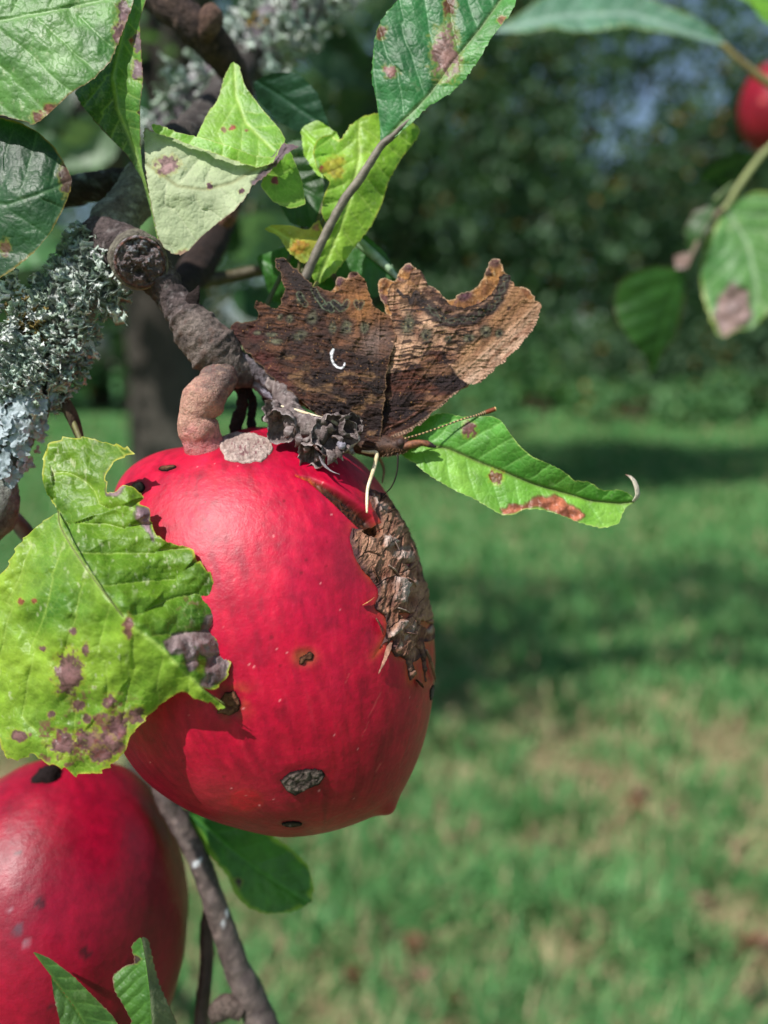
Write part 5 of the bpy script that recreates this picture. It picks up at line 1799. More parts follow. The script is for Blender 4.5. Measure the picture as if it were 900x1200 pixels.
def limb_anchors(path, radius, n, seed, toward=(0, 0, 1), lo=0.0, hi=1.0, dist=None, jitter=0.0):
    """random places on the camera-facing side of a limb given by (px, py, z) points"""
    g = np.random.default_rng(seed)
    path = np.asarray(path, float)
    c = catmull(path, 200)
    t = (lo + (hi - lo) * g.random(n)) * 199
    p = c[t.astype(int)]
    tg = c[np.minimum(t.astype(int) + 1, 199)] - c[np.maximum(t.astype(int) - 1, 0)]
    tg /= np.linalg.norm(tg, axis=1)[:, None]
    side = np.cross(tg, [0, 0, 1.0])
    side /= np.linalg.norm(side, axis=1)[:, None]
    an = g.uniform(-1.35, 1.35, n)
    d = side * np.sin(an)[:, None] + np.array([0, 0, 1.0]) * np.cos(an)[:, None]
    rr = radius if np.isscalar(radius) else np.interp(t / 199, np.linspace(0, 1, len(radius)), radius)
    q = p + d * np.asarray(rr).reshape(-1, 1) * 0.95 + g.normal(size=(n, 3)) * jitter
    wd = d[:, :1] * CR - d[:, 1:2] * CU - d[:, 2:3] * CF
    if dist is None:
        return Q(*q.T), wd
    return WD(q[:, 0], q[:, 1], dist - q[:, 2] * dist / FPX), wd


LIC = [srgb(206, 220, 206), srgb(222, 230, 222), srgb(190, 210, 196), srgb(234, 240, 232), srgb(176, 194, 172)]
la = limb_anchors([(122, 282, -46), (84, 352, -36), (50, 420, -34), (26, 470, -34)], [34, 44, 48, 40], 620, 3, jitter=5)
o = obj('lichen', lichen_tufts(la, 5, 13, LIC), M['lichen'], limb, 'shaggy pale grey-green lichen')
o['kind'] = 'stuff'
la = limb_anchors([(26, 330, -30), (10, 372, -28), (14, 420, -28), (30, 450, -30)], [30, 44, 48, 40], 300, 13, jitter=6)
o = obj('lichen', lichen_tufts(la, 7, 14, LIC), M['lichen'], limb)
o['kind'] = 'stuff'
la = limb_anchors([(128, 288, -40), (112, 330, -30), (96, 372, -26)], [24, 30, 30], 90, 33, jitter=7)
o = obj('lichen', lichen_tufts(la, 17, 19, [srgb(206, 216, 206), srgb(186, 200, 186)], 1.2), M['lichen'], limb)
o['kind'] = 'stuff'
# leafy blue-grey rosettes lower down
def rosettes():
    g = np.random.default_rng(9)
    mb = MB()
    roots, dirs = limb_anchors([(48, 428, -34), (30, 470, -34), (14, 512, -38), (-4, 556, -42)], [40, 38, 34, 32], 150, 29, jitter=3)
    for r, d in zip(roots, dirs):
        a = np.cross(d, g.normal(size=3))
        a /= np.linalg.norm(a)
        b = np.cross(d, a)
        na, nr = 26, 5
        R0 = S0 * g.uniform(4, 11)
        ph = g.uniform(0, 6.28)
        lob = g.integers(4, 7)
        aa, rr = np.meshgrid(np.linspace(0, 2 * math.pi, na, endpoint=False), np.linspace(0, 1, nr), indexing='ij')
        Rr = R0 * rr * (0.7 + 0.34 * np.abs(np.sin(aa * lob / 2 + ph)) ** 0.7 + 0.5 * fbm(np.stack([np.cos(aa) * 1.6, np.sin(aa) * 1.6, 0 * aa + ph], -1), 3, 5))
        lift = S0 * (2.0 + 4.0 * rr ** 2 * (0.1 + fbm(np.stack([np.cos(aa) * 2, np.sin(aa) * 2, rr + ph], -1), 3, 9) * 2))
        P = r + (Rr * np.cos(aa))[..., None] * a + (Rr * np.sin(aa))[..., None] * b + lift[..., None] * d
        i, j = np.meshgrid(np.arange(na), np.arange(nr - 1), indexing='ij')
        i2 = (i + 1) % na
        F = np.stack([i * nr + j, i2 * nr + j, i2 * nr + j + 1, i * nr + j + 1], -1).reshape(-1, 4)
        c = mix(srgb(150, 164, 168), srgb(186, 196, 200), g.random())
        C = mix(c, c * 1.15, rr.reshape(-1))
        mb.add(P.reshape(-1, 3), F, C)
    o = obj('lichen', mb.mesh('lichen'), M['lichen'], limb, 'flat blue-grey leafy lichen')
    o['kind'] = 'stuff'


rosettes()
V = Q(*np.array([(20, 372, 12)], float).T)
# a patch of brown moss among the lichen
la = limb_anchors([(14, 352, -6), (30, 372, 4), (44, 388, 6)], [8, 10, 8], 60, 61, jitter=5)
o = obj('lichen', lichen_tufts(la, 19, 8, [srgb(150, 132, 78), srgb(120, 104, 62)]), M['lichen'], limb, 'ochre lichen patch')
o['kind'] = 'stuff'
# upper dark twig and the blurred lichened branch behind it
ub = thing('apple_branch', 'lichen-tufted branch crossing behind the pale curled leaf', 'branch', WD(300, 60, 0.15))
V, F, C = tube(WD(*np.array([(120, -60, .122), (176, -10, .122), (212, 18, .122), (246, 48, .124), (272, 82, .13), (290, 130, .14)], float).T), np.array([16, 17, 19, 20, 17, 14]) * 0.13 / FPX, 24, 90, bark_disp(4, 81),
               bark_col(srgb(46, 36, 34), srgb(88, 70, 62), srgb(120, 96, 84), 82))
tw = obj('twig', new_mesh('twig', V, F, C), M['bark'], ub, 'dark ridged twig')
V, F, C = tube(WD(*np.array([(240, 44, .122), (246, 30, .12), (248, 18, .12), (250, 8, .121)], float).T), np.array([9, 12, 13, 5]) * 0.122 / FPX, 16, 24, bark_disp(3, 84), bark_col(srgb(90, 66, 56), srgb(128, 100, 86), srgb(66, 48, 44), 85))
obj('bud', new_mesh('bud', V, F, C), M['bark'], tw)
bl = [(170, 170, 0), (215, 130, 0), (265, 90, 0), (310, 45, 0), (350, 10, 0), (400, -50, 0)]
bdist = 0.165
bw = np.array(bl, float)
V, F, C = tube(WD(bw[:, 0], bw[:, 1], np.full(6, bdist)), np.array([16, 22, 24, 26, 28, 30]) * bdist / FPX, 20, 70, lambda t, a, P: 3.5 * S0 * 1.6 * fbm(P / (S0 * 20), 4, 3), bark_col(srgb(96, 84, 90), srgb(150, 140, 148), srgb(190, 196, 196), 86))
lb = obj('limb', new_mesh('limb', V, F, C), M['bark'], ub)
la = limb_anchors(bl, [20, 30, 30, 34, 38, 40], 330, 91, dist=bdist, jitter=8)
o = obj('lichen', lichen_tufts(la, 31, 16, LIC, dist=bdist), M['lichen'], lb, 'soft pale lichen tufts')
o['kind'] = 'stuff'
la = limb_anchors([(300, 20, 20), (310, 30, 20)], 5, 14, 93, dist=bdist, jitter=3)
o = obj('lichen', lichen_tufts(la, 33, 8, [srgb(206, 170, 40)], dist=bdist), M['lichen'], lb, 'small yellow lichen')
o['kind'] = 'stuff'

# ------------------------------------------------------------------ leaves on the main branch
ZL = lambda pts: zoom(0, 490, 2.79, pts)
mid1 = ZL([(190, 305), (200, 360), (260, 460), (340, 570), (430, 680), (520, 745), (590, 820), (660, 882), (735, 935)])
left1 = np.vstack([ZL([(190, 305), (130, 345), (60, 410), (20, 490), (-20, 540), (-90, 640), (-120, 800), (-70, 960), (-10, 1040), (18, 1110), (60, 1120), (110, 1096), (150, 1130), (200, 1140), (250, 1170), (290, 1160),
                       (320, 1165), (370, 1130), (410, 1090), (425, 1040), (470, 990), (520, 940), (570, 905), (600, 890), (640, 920), (690, 930), (720, 955), (742, 948)]), mid1[::-1][1:-1]])
right1 = np.vstack([mid1[:-1], ZL([(700, 890), (742, 850), (756, 800), (722, 742), (692, 690), (718, 650), (760, 635), (722, 570), (682, 500), (642, 460), (630, 425), (560, 410), (518, 388), (494, 350), (490, 292), (448, 280), (475, 262),
                                  (440, 226), (400, 216), (380, 240), (352, 248), (345, 190), (372, 142), (445, 112), (405, 92), (330, 76), (290, 62), (200, 65), (160, 80), (140, 130), (138, 200), (150, 240)])])
z1 = [(68, 600, 84), (93, 655, 128), (122, 694, 154), (154, 734, 166), (186, 757, 168), (211, 784, 164), (237, 806, 156), (263, 825, 146)]
zl = z1 + [(0, 670, 84), (-40, 780, 76), (10, 880, 96), (60, 800, 120), (90, 900, 112), (150, 870, 126), (190, 830, 132), (40, 720, 110)]
zr = z1 + [(60, 520, 58), (110, 518, 50), (145, 525, 60), (130, 575, 84), (160, 600, 98), (185, 625, 100), (225, 645, 104), (250, 680, 106), (272, 716, 108), (255, 745, 116), (270, 780, 116), (200, 690, 118), (130, 620, 106), (90, 560, 74)]
sp1 = dict(c1=LG1, c2=LG2, light=srgb(176, 206, 96), vein=44, fleck=0.6, freckle=srgb(140, 84, 84), freckle_bias=lambda x, y: 0.45 * sstep(760, 880, y) - 0.25,
           spots=[(80, 788, 16, PUR, 0.7), (72, 872, 16, PUR), (108, 868, 19, PUR, 1.2), (130, 862, 15, PUR, 0.6), (128, 822, 8, PUR), (150, 735, 6, srgb(140, 90, 90), 0.5), (160, 840, 10, PUR), (92, 826, 7, PUR), (60, 838, 5, PUR), (102, 842, 6, PUR), (140, 850, 12, PUR, 0.7), (22, 862, 10, PUR, 1.5), (100, 760, 4, PUR, 0.5), (86, 740, 4, PUR), (118, 884, 12, PUR, 1.4), (50, 760, 4, PUR), (24, 705, 4, srgb(150, 80, 60)), (40, 704, 3, srgb(150, 80, 60))],
           patches=[(ZL([(530, 730), (580, 700), (650, 690), (672, 640), (712, 632), (735, 650), (690, 700), (720, 745), (752, 800), (735, 850), (690, 880), (660, 870), (680, 790), (640, 750), (650, 810), (620, 830), (600, 770), (560, 770)]), srgb(158, 138, 138)),
                    (ZL([(340, 180), (375, 165), (420, 205), (400, 240), (380, 260), (350, 250)]), srgb(150, 126, 130)),
                    (ZL([(440, 282), (490, 290), (494, 350), (500, 400), (470, 360), (440, 330)]), srgb(150, 126, 134))],
           edge=srgb(186, 190, 70), edge_w=3.0, quilt=4.2, wave=12.0, grad=lambda x, y: 0.25 * sstep(640, 820, y))
L1 = leaf(br, [(left1, zl), (right1, zr, dict(c1=srgb(58, 106, 26), c2=srgb(108, 150, 36), quilt=9.0, wave=12.0, grad=lambda x, y: 0.25 * sstep(640, 560, y)))], mid1, sp1, 101,  # right half in darker greens: its turn from the sun put into the colour
          'large folded yellow-green leaf with purple-brown blotches and serrated edge', 1.15, serr=(4.5, 15.0))
V, F, C = tube(Q(*np.column_stack([mid1, [z[2] - 2.2 for z in z1] + [140]]).T), np.linspace(0.9, 0.5, len(mid1)) * S0, 8, 60, None, srgb(110, 120, 62))
obj('midrib', new_mesh('midrib', V, F, C), M['twig'], L1)
stick('petiole', [(70, 604, 78), (96, 570, 44), (98, 530, 4), (84, 490, -18), (70, 460, -30)], [2.6, 2.8, 3, 3.2, 3.4], (srgb(120, 128, 64), srgb(98, 84, 60)), L1)
# a dark oval mark sitting on the blade
V, F, C = tube(Q(*np.array([(128, 763, 126), (129.5, 760, 129), (132, 756.5, 129.5), (133.5, 753.5, 127)], float).T), np.array([1.5, 4.2, 4.2, 1.2]) * S0, 12, 16, None, srgb(32, 34, 42))
obj('dark_fleck', new_mesh('dark_fleck', V, F, C), M['chitin'], L1)

ZR = lambda pts: zoom(460, 460, 3.0, pts)
mid2 = ZR([(20, 205), (110, 182), (200, 197), (300, 242), (400, 282), (500, 322), (600, 352), (700, 380), (800, 390), (856, 385)])
up2 = np.vstack([mid2, ZR([(840, 360), (800, 340), (740, 345), (690, 312), (640, 310), (600, 275), (550, 250), (490, 225), (450, 190), (410, 140), (385, 100), (350, 82), (300, 85), (240, 85), (190, 70), (130, 80), (60, 130), (20, 180)])])
lo2 = np.vstack([mid2, ZR([(825, 398), (806, 430), (800, 460), (740, 478), (700, 470), (650, 455), (590, 430), (520, 410), (460, 410), (430, 430), (385, 432), (330, 400), (290, 375), (220, 345), (150, 305), (100, 270), (75, 245), (40, 228)])])
z2 = [(467, 528, -14), (497, 521, -8), (560, 541, -2), (593, 554, 2), (660, 577, 6), (727, 590, 8), (745, 588, 10)]
sp2 = dict(c1=srgb(98, 160, 48), c2=srgb(156, 204, 84), light=srgb(150, 200, 110), rib=srgb(96, 88, 60), vein=30, fleck=0.15, spots=[(550, 503, 8, srgb(130, 78, 84), 0.9), (581, 559, 8, srgb(126, 72, 48))],
           patches=[(ZR([(382, 412), (410, 390), (460, 400), (490, 370), (570, 358), (620, 385), (672, 430), (645, 458), (590, 432), (520, 408), (460, 408), (430, 432), (385, 434)]), srgb(196, 116, 88))], edge=srgb(176, 200, 110), edge_w=1.6, quilt=2.6, wave=3.0)
L2 = leaf(br, [(up2, z2 + [(480, 495, -22), (525, 487, -6), (575, 487, 8), (597, 507, 18), (640, 545, 22), (690, 565, 22), (725, 573, 18)], dict(c1=srgb(70, 136, 48), c2=srgb(112, 172, 70))),  # upper half in darker greens: shade of its curve painted in
               (lo2, z2 + [(490, 545, 2), (533, 575, 10), (588, 604, 16), (613, 596, 14), (660, 604, 18), (707, 619, 16), (727, 613, 12)])], mid2, sp2, 121,
          'glossy green leaf with an orange-brown edge patch behind the butterfly', 1.0, serr=(1.6, 9.0))
stick('petiole', [(497, 521, -9), (480, 524, -14), (440, 512, -30), (390, 480, -44), (340, 456, -36), (300, 440, -28)], [2.2, 2.6, 3, 3.2, 3.6, 4], (srgb(120, 110, 70), srgb(88, 72, 56)), L2)
V, F, C = tube(Q(*np.array([(742, 588, 10), (747, 580, 12), (745, 568, 12), (740, 560, 11), (733, 556, 10)], float).T), np.array([3, 5, 5, 3.4, 0.8]) * S0, 12, 24, None, lambda t, a, P: mix(srgb(206, 196, 176), srgb(120, 90, 76), sstep(0.75, 1.0, t)), flat=0.35)
obj('curled_tip', new_mesh('curled_tip', V, F, C), M['dry'], L2, 'dry whitish curled leaf tip')

ZT = lambda pts: zoom(300, 0, 2.8125, pts)
mid3 = ZT([(410, 482), (480, 402), (570, 312), (650, 202), (740, 92), (820, -20), (900, -130)])
lf3 = np.vstack([mid3, ZT([(820, -180), (700, -170), (580, -110), (500, -40), (462, 6), (430, 40), (404, 82), (390, 130), (386, 180), (380, 255), (398, 335), (408, 415)])])
rt3 = np.vstack([mid3, ZT([(900, -90), (885, -50), (858, 0), (848, 32), (810, 82), (772, 130), (740, 190), (690, 260), (640, 310), (565, 352), (520, 400), (462, 450)])])
z3 = [(446, 171, -4), (471, 143, 4), (503, 111, 10), (531, 72, 14), (563, 33, 16), (592, -7, 16), (620, -46, 14)]
sp3 = dict(c1=srgb(28, 92, 46), c2=srgb(56, 124, 66), light=srgb(140, 180, 140), rib=srgb(126, 146, 100), vein=34, fleck=0.1, spots=[(446, 38, 7, BRN), (458, 84, 8, srgb(150, 100, 98)), (523, 62, 16, srgb(150, 110, 108), 0.55), (527, 6, 7, BRN, 0.5), (588, 24, 5, srgb(160, 110, 80))],
           edge=srgb(84, 150, 60), edge_w=1.5, quilt=3.2, wave=3.5)
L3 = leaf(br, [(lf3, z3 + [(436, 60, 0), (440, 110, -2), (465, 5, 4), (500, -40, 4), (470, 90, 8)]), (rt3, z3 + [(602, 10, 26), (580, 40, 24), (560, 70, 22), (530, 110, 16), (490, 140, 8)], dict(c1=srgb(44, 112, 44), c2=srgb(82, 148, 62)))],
          mid3, sp3, 141, 'glossy dark green leaf on a long grey stalk above the butterfly', 1.2, serr=(2.2, 12.0))
stick('petiole', [(480, 140, 5), (462, 158, 0), (446, 172, -4), (425, 205, -8), (400, 240, -12), (378, 282, -16), (358, 325, -20), (335, 380, -28), (310, 425, -30)], [2.0, 3.6, 4.6, 4.9, 5.2, 5.4, 5.6, 6.5, 8], (srgb(132, 124, 108), srgb(92, 84, 74)), L3, rough=1.0, seed=7, nring=16, nseg=80)

ZA = lambda pts: zoom(0, 0, 2.5, pts)
mid4 = ZA([(-420, 160), (-200, 110), (0, 60), (160, 30), (300, 0), (390, -30)])
out4 = ZA([(398, -40), (390, 10), (372, 62), (345, 130), (325, 180), (270, 236), (210, 270), (190, 290), (130, 345), (100, 366), (50, 350), (0, 336), (-120, 340), (-300, 300), (-420, 160), (-360, -40), (-200, -180), (60, -230), (300, -160)])
L4 = leaf(br, [(out4, [(-150, 60, 10), (0, 20, 40), (60, 100, 52), (140, 60, 46), (155, 10, 40), (40, 142, 44), (0, 130, 36), (-80, 120, 18), (-60, -60, 24), (100, -80, 28)])], mid4,
          dict(c1=srgb(60, 114, 44), c2=srgb(108, 156, 76), light=srgb(150, 190, 120), vein=44, fleck=0.35, spots=[(146, 22, 11, srgb(138, 104, 112), 0.6), (140, 40, 8, PUR, 0.7), (62, 130, 13, srgb(140, 84, 72), 1.6), (44, 138, 7, srgb(130, 80, 70))], edge=srgb(140, 110, 70), edge_w=2.0, quilt=3.0, wave=5), 161,
          'broad green leaf above the dark shaded leaf', 1.4, serr=(1.8, 13.0))
stick('petiole', [(-168, 64, 12), (-190, 90, 0), (-170, 160, -60), (-100, 220, -130), (-40, 240, -150)], [3, 3, 3.4, 3.6, 4], srgb(110, 110, 70), L4)

mid5 = ZA([(382, -20), (352, 130), (330, 230), (345, 320), (390, 430), (440, 580), (462, 705)])
lf5 = np.vstack([mid5, ZA([(448, 640), (415, 522), (370, 452), (300, 382), (236, 306), (216, 268), (262, 236), (310, 180), (340, 120), (360, 40), (370, -20)])])
rt5 = np.vstack([mid5, ZA([(466, 712), (448, 610), (438, 570), (416, 490), (412, 420), (410, 310), (420, 240), (414, 150), (409, 60), (428, 0), (440, -30)])])
z5 = [(152, -8, 16), (141, 52, 20), (132, 92, 22), (138, 128, 16), (156, 172, 6), (176, 232, -6), (185, 282, -12)]
sp5 = dict(c1=srgb(64, 116, 40), c2=srgb(112, 156, 64), light=srgb(160, 190, 100), vein=26, fleck=0.15, spots=[(162, 82, 7, srgb(140, 110, 124), 0.6), (154, 47, 4, srgb(140, 50, 40)), (162, 50, 6, srgb(130, 104, 116), 0.5), (164, 132, 3, srgb(60, 40, 40))], edge=srgb(96, 60, 50), edge_w=1.4, quilt=2.2, wave=3)
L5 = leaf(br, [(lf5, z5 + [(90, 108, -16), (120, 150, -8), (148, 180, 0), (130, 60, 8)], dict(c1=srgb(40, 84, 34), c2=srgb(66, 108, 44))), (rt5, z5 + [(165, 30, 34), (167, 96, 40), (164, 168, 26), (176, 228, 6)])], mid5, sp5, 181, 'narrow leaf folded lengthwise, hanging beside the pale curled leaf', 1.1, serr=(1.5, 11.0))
stick('petiole', [(152, -8, 15), (158, -40, 0), (180, -80, -40), (210, -100, -120), (238, -60, -210)], [2.4, 2.6, 3, 3.2, 3.6], srgb(104, 110, 60), L5)

mid6 = ZA([(-260, 560), (-100, 580), (20, 600), (110, 570), (208, 530)])
out6 = ZA([(-60, 338), (0, 345), (50, 355), (110, 385), (160, 430), (190, 480), (212, 525), (206, 562), (186, 612), (150, 680), (100, 740), (40, 790), (-30, 832), (-180, 800), (-280, 640), (-260, 480), (-160, 370)])
L6 = leaf(br, [(out6, [(-100, 230, 0), (0, 240, 24), (40, 228, 30), (83, 212, 14), (60, 170, 12), (0, 140, 4), (60, 270, 26), (0, 325, 20), (20, 160, 10), (-60, 300, 8)])], mid6,
          dict(c1=srgb(26, 62, 36), c2=srgb(50, 96, 52), light=srgb(88, 126, 84), vein=40, fleck=0.1, spots=[(79, 206, 10, srgb(92, 66, 60), 0.5), (6, 290, 6, srgb(110, 80, 60), 0.7)], edge=srgb(150, 130, 60), edge_w=3.2, quilt=2.5, wave=4), 201, 'dark green shaded leaf with a yellow-brown rim above the lichen', 1.4, serr=(1.2, 12.0))
stick('petiole', [(-104, 224, 0), (-110, 260, -20), (-80, 330, -40), (-40, 420, -40), (0, 470, -36)], [3, 3.2, 3.4, 3.6, 4], srgb(96, 96, 60), L6)

# the curled leaf: pale underside hanging in front, green back rising behind
mid7 = ZA([(430, 480), (520, 545), (600, 555), (680, 535), (760, 490), (840, 440)])
pale7 = ZA([(420, 372), (450, 384), (500, 396), (560, 420), (620, 440), (690, 465), (755, 484), (800, 455), (830, 418), (880, 428), (842, 448), (812, 482), (772, 522), (740, 542), (720, 580), (682, 622), (640, 652), (592, 692), (550, 738), (520, 750), (482, 730), (460, 690), (442, 600), (426, 500)])
L7 = leaf(br, [(pale7, [(168, 150, 14), (200, 160, 8), (250, 178, 4), (300, 195, 6), (345, 170, 12), (210, 298, 20), (180, 200, 22), (240, 260, 22), (290, 225, 18), (220, 220, 24)])], mid7,
          dict(c1=srgb(168, 182, 140), c2=srgb(194, 204, 164), light=srgb(206, 210, 176), rib=srgb(140, 140, 98), vein=34, fleck=0.4, spots=[(196, 194, 13, srgb(160, 126, 128), 1.2), (216, 301, 8, srgb(176, 140, 120)), (246, 218, 4, srgb(120, 80, 100)), (283, 224, 3, srgb(110, 70, 90))],
               patches=[(ZA([(735, 530), (770, 500), (800, 455), (828, 414), (885, 428), (842, 448), (812, 482), (770, 526), (742, 545)]), srgb(118, 100, 108))], edge=srgb(130, 104, 90), edge_w=1.4, quilt=3.0, wave=4.5), 221,
          'leaf curled over to show its pale whitish underside', 1.1, mat='leaf_under', serr=(2.2, 11.0))
rim7 = ZA([(440, 362), (470, 366), (520, 388), (600, 405), (680, 430), (740, 455), (800, 462), (830, 415), (800, 478), (755, 492), (690, 472), (620, 446), (560, 426), (500, 402), (452, 390)])
back7 = ZA([(680, 180), (700, 188), (716, 250), (768, 320), (820, 378), (838, 412), (800, 466), (740, 470), (660, 450), (580, 425), (575, 402), (608, 330), (640, 290), (656, 226)])
side7 = ZA([(800, 455), (838, 415), (862, 470), (884, 524), (896, 600), (850, 612), (800, 592), (762, 545), (780, 500)])
spg = dict(c1=srgb(104, 160, 44), c2=srgb(150, 196, 70), light=srgb(186, 216, 110), vein=26, fleck=0.2, spots=[(272, 150, 3.5, srgb(170, 60, 50)), (262, 152, 3, srgb(150, 110, 60)), (322, 212, 4, srgb(160, 60, 80)), (290, 153, 3, srgb(160, 110, 70), 2.0)], edge=srgb(186, 200, 110), edge_w=1.5, quilt=2.4, wave=3.0)
mid7b = ZA([(686, 180), (690, 280), (720, 360), (800, 440)])
mb = MB()
for poly, zc, sd in ((rim7, [(180, 150, 20), (230, 162, 18), (300, 186, 16), (330, 170, 14), (260, 176, 22)], 231), (back7, [(274, 74, -34), (260, 120, -24), (240, 160, -8), (300, 180, 2), (332, 165, -4), (300, 130, -20)], 232),
                     (side7, [(330, 170, -2), (352, 210, -14), (355, 242, -16), (320, 236, -6), (312, 205, 0)], 233)):
    x, y, z, F, e = sheet(serrate(poly, 1.6, 10.0, None, sd), TPS(zc), 1.1)
    c, rel = leaf_paint(x, y, e, mid7b, spg, sd)
    mb.add(Q(x, y, z + rel * 0.7), F, c)
obj('leaf_fold', mb.mesh('leaf_fold'), M['leaf'], L7, 'bright green upper side of the curled leaf')
stick('petiole', [(186, 280, 10), (190, 296, -6), (198, 318, -14), (204, 338, -12)], [2.2, 2.6, 3, 3.4], srgb(110, 110, 64), L7)

ZB = lambda pts: zoom(160, 60, 2.647, pts)
mid9 = ZB([(690, 215), (690, 330), (660, 470), (610, 600), (560, 720)])
out9 = ZB([(630, 282), (660, 232), (700, 202), (750, 190), (800, 196), (850, 215), (882, 242), (870, 272), (822, 332), (782, 402), (762, 472), (730, 540), (682, 602), (622, 682), (562, 728), (538, 690), (560, 640), (600, 560), (572, 500), (580, 450), (602, 402), (562, 372), (545, 312), (560, 272), (600, 256)])
sp9 = dict(c1=srgb(92, 150, 36), c2=srgb(160, 200, 66), light=srgb(190, 216, 110), vein=24, fleck=0.25, spots=[(378, 198, 4, srgb(170, 50, 70)), (389, 200, 3, srgb(170, 60, 70)), (368, 262, 9, srgb(196, 140, 110)), (392, 196, 12, srgb(190, 180, 60))], edge=srgb(190, 196, 80), edge_w=2, quilt=3.4, wave=5)
L9 = leaf(br, [(out9, [(420, 140, -46), (490, 150, -70), (450, 240, -60), (400, 290, -40), (372, 330, -36), (366, 190, -30), (385, 170, -46), (425, 200, -40)])], mid9, sp9, 241, 'crumpled yellow-green leaf behind the long grey leaf stalk', 1.3, serr=(1.8, 10.0))
stick('petiole', [(372, 330, -37), (350, 370, -40), (320, 410, -36), (292, 430, -26)], [2.4, 2.8, 3, 3.4], srgb(150, 150, 80), L9)
mid9b = ZB([(410, 545), (470, 580), (530, 650)])
out9b = ZB([(392, 552), (420, 538), (480, 540), (530, 556), (566, 520), (580, 560), (545, 640), (520, 662), (470, 622), (440, 572)])
L9b = leaf(br, [(out9b, [(310, 265, -40), (340, 264, -30), (375, 270, -44), (358, 310, -40)])], mid9b, dict(sp9, c1=srgb(150, 170, 60), c2=srgb(206, 190, 80), spots=[(359, 265, 5, srgb(190, 70, 70)), (352, 290, 9, srgb(206, 150, 60)), (368, 262, 9, srgb(206, 140, 116))]), 251,
           'small yellowing leaf with orange spots behind the hindwing', 1.3, serr=(1.5, 9.0))
stick('petiole', [(352, 300, -42), (346, 340, -50), (320, 400, -50), (290, 432, -30)], [2, 2.4, 2.6, 3], srgb(110, 104, 60), L9b)
mid10 = ZB([(370, 90), (450, 140), (595, 240)])
out10 = ZB([(360, 96), (420, 66), (500, 66), (560, 126), (598, 232), (560, 270), (500, 250), (440, 222), (380, 160)])
L10 = leaf(br, [(out10, [(300, 90, -130), (350, 85, -120), (385, 150, -130), (340, 150, -150)])], mid10, dict(c1=srgb(26, 60, 44), c2=srgb(44, 84, 58), vein=26, fleck=0, edge=None), 261, 'dark green leaf in shade behind the curled leaf', 1.8, serr=(1.5, 9.0))
stick('petiole', [(386, 150, -131), (380, 200, -120), (340, 300, -90), (290, 400, -50), (270, 425, -26)], [2, 2.4, 2.6, 3, 3], srgb(90, 100, 64), L10)
for k, (pts_, zc_, c_, lab_) in enumerate([
        ([(318, 180), (350, 160), (378, 190), (380, 235), (366, 268), (340, 262), (322, 230)], [(320, 190, -110), (350, 165, -100), (378, 220, -104), (340, 260, -90)], srgb(40, 76, 32), 'dark green leaf added to fill the dark gap behind the curled leaf'),  # added leaf, its dark colour stands in for the dark hole here
        ([(352, 150), (372, 140), (396, 156), (404, 188), (392, 214), (372, 206), (356, 182)], [(356, 150, -64), (396, 160, -56), (400, 200, -40), (370, 200, -50)], srgb(130, 172, 50), 'small yellow-green leaf tucked beside the crumpled leaf'),
        ([(300, 300), (340, 288), (380, 306), (396, 340), (360, 372), (318, 352)], [(304, 300, -120), (340, 320, -104), (390, 340, -110), (330, 350, -120)], srgb(54, 104, 40), 'green leaf low behind the raised hindwing')]):
    pa = np.array(pts_, float)
    lf_ = leaf(br, [(pa, zc_)], np.array([pa[0], pa.mean(0), pa[len(pa) // 2]]), dict(c1=c_ * 0.8, c2=c_ * 1.3, vein=22, fleck=0.1, quilt=3.5, wave=6), 265 + k * 7, lab_, 1.5, serr=(1.8, 9.0))
    stick('petiole', [(*pa[len(pa) // 2], zc_[-1][2]), (330, 390, -80), (296, 432, -34)], [2, 2.4, 3], srgb(100, 100, 60), lf_)
# pale leaf stalk and dark leaf low behind the wings
stick('petiole', [(345, 340, -90), (390, 262, -96), (420, 284, -92), (448, 308, -86), (470, 330, -80)], [3, 4, 6, 5, 2], (srgb(170, 190, 160), srgb(120, 150, 110)), L9, dist=None)
out12 = [(392, 262), (420, 268), (452, 296), (470, 330), (440, 350), (400, 335), (384, 300)]
L12b = leaf(br, [(np.array(out12, float), [(392, 262, -100), (470, 330, -84), (400, 330, -96), (430, 290, -90)])], np.array([(392, 264), (430, 296), (466, 330)], float), dict(c1=srgb(36, 84, 36), c2=srgb(60, 110, 46), vein=22, fleck=0), 271, 'dark leaf with a pale rim low behind the wings', 1.6, serr=(1, 9))
stick('petiole', [(400, 332, -95), (370, 380, -90), (330, 420, -60), (300, 438, -30)], [2, 2.4, 2.6, 3], srgb(100, 100, 64), L12b)

# more leaves of the same tree, farther back and out of focus
BG = [((60, 190), 70, 46, 0.5, 0.30, srgb(70, 116, 62)), ((150, 130), 60, 40, 1.2, 0.34, srgb(52, 96, 52)), ((180, 250), 40, 60, 0.3, 0.28, srgb(96, 140, 76)), ((250, 260), 46, 50, 0.9, 0.24, srgb(40, 76, 38)),
      ((300, 280), 30, 70, 1.4, 0.30, srgb(120, 160, 120)), ((330, 360), 60, 36, 0.2, 0.27, srgb(44, 88, 40)), ((60, 120), 50, 40, 2.0, 0.35, srgb(44, 80, 44)), ((100, 170), 40, 50, 2.5, 0.30, srgb(120, 150, 110)),
      ((220, 170), 60, 40, 2.8, 0.33, srgb(40, 76, 42)), ((390, 60), 70, 50, 0.7, 0.42, srgb(36, 66, 42)), ((430, 120), 60, 60, 1.9, 0.5, srgb(34, 64, 40)), ((20, 290), 60, 40, 0.1, 0.3, srgb(90, 140, 84)), ((380, 10), 60, 50, 2.3, 0.45, srgb(60, 84, 60))]
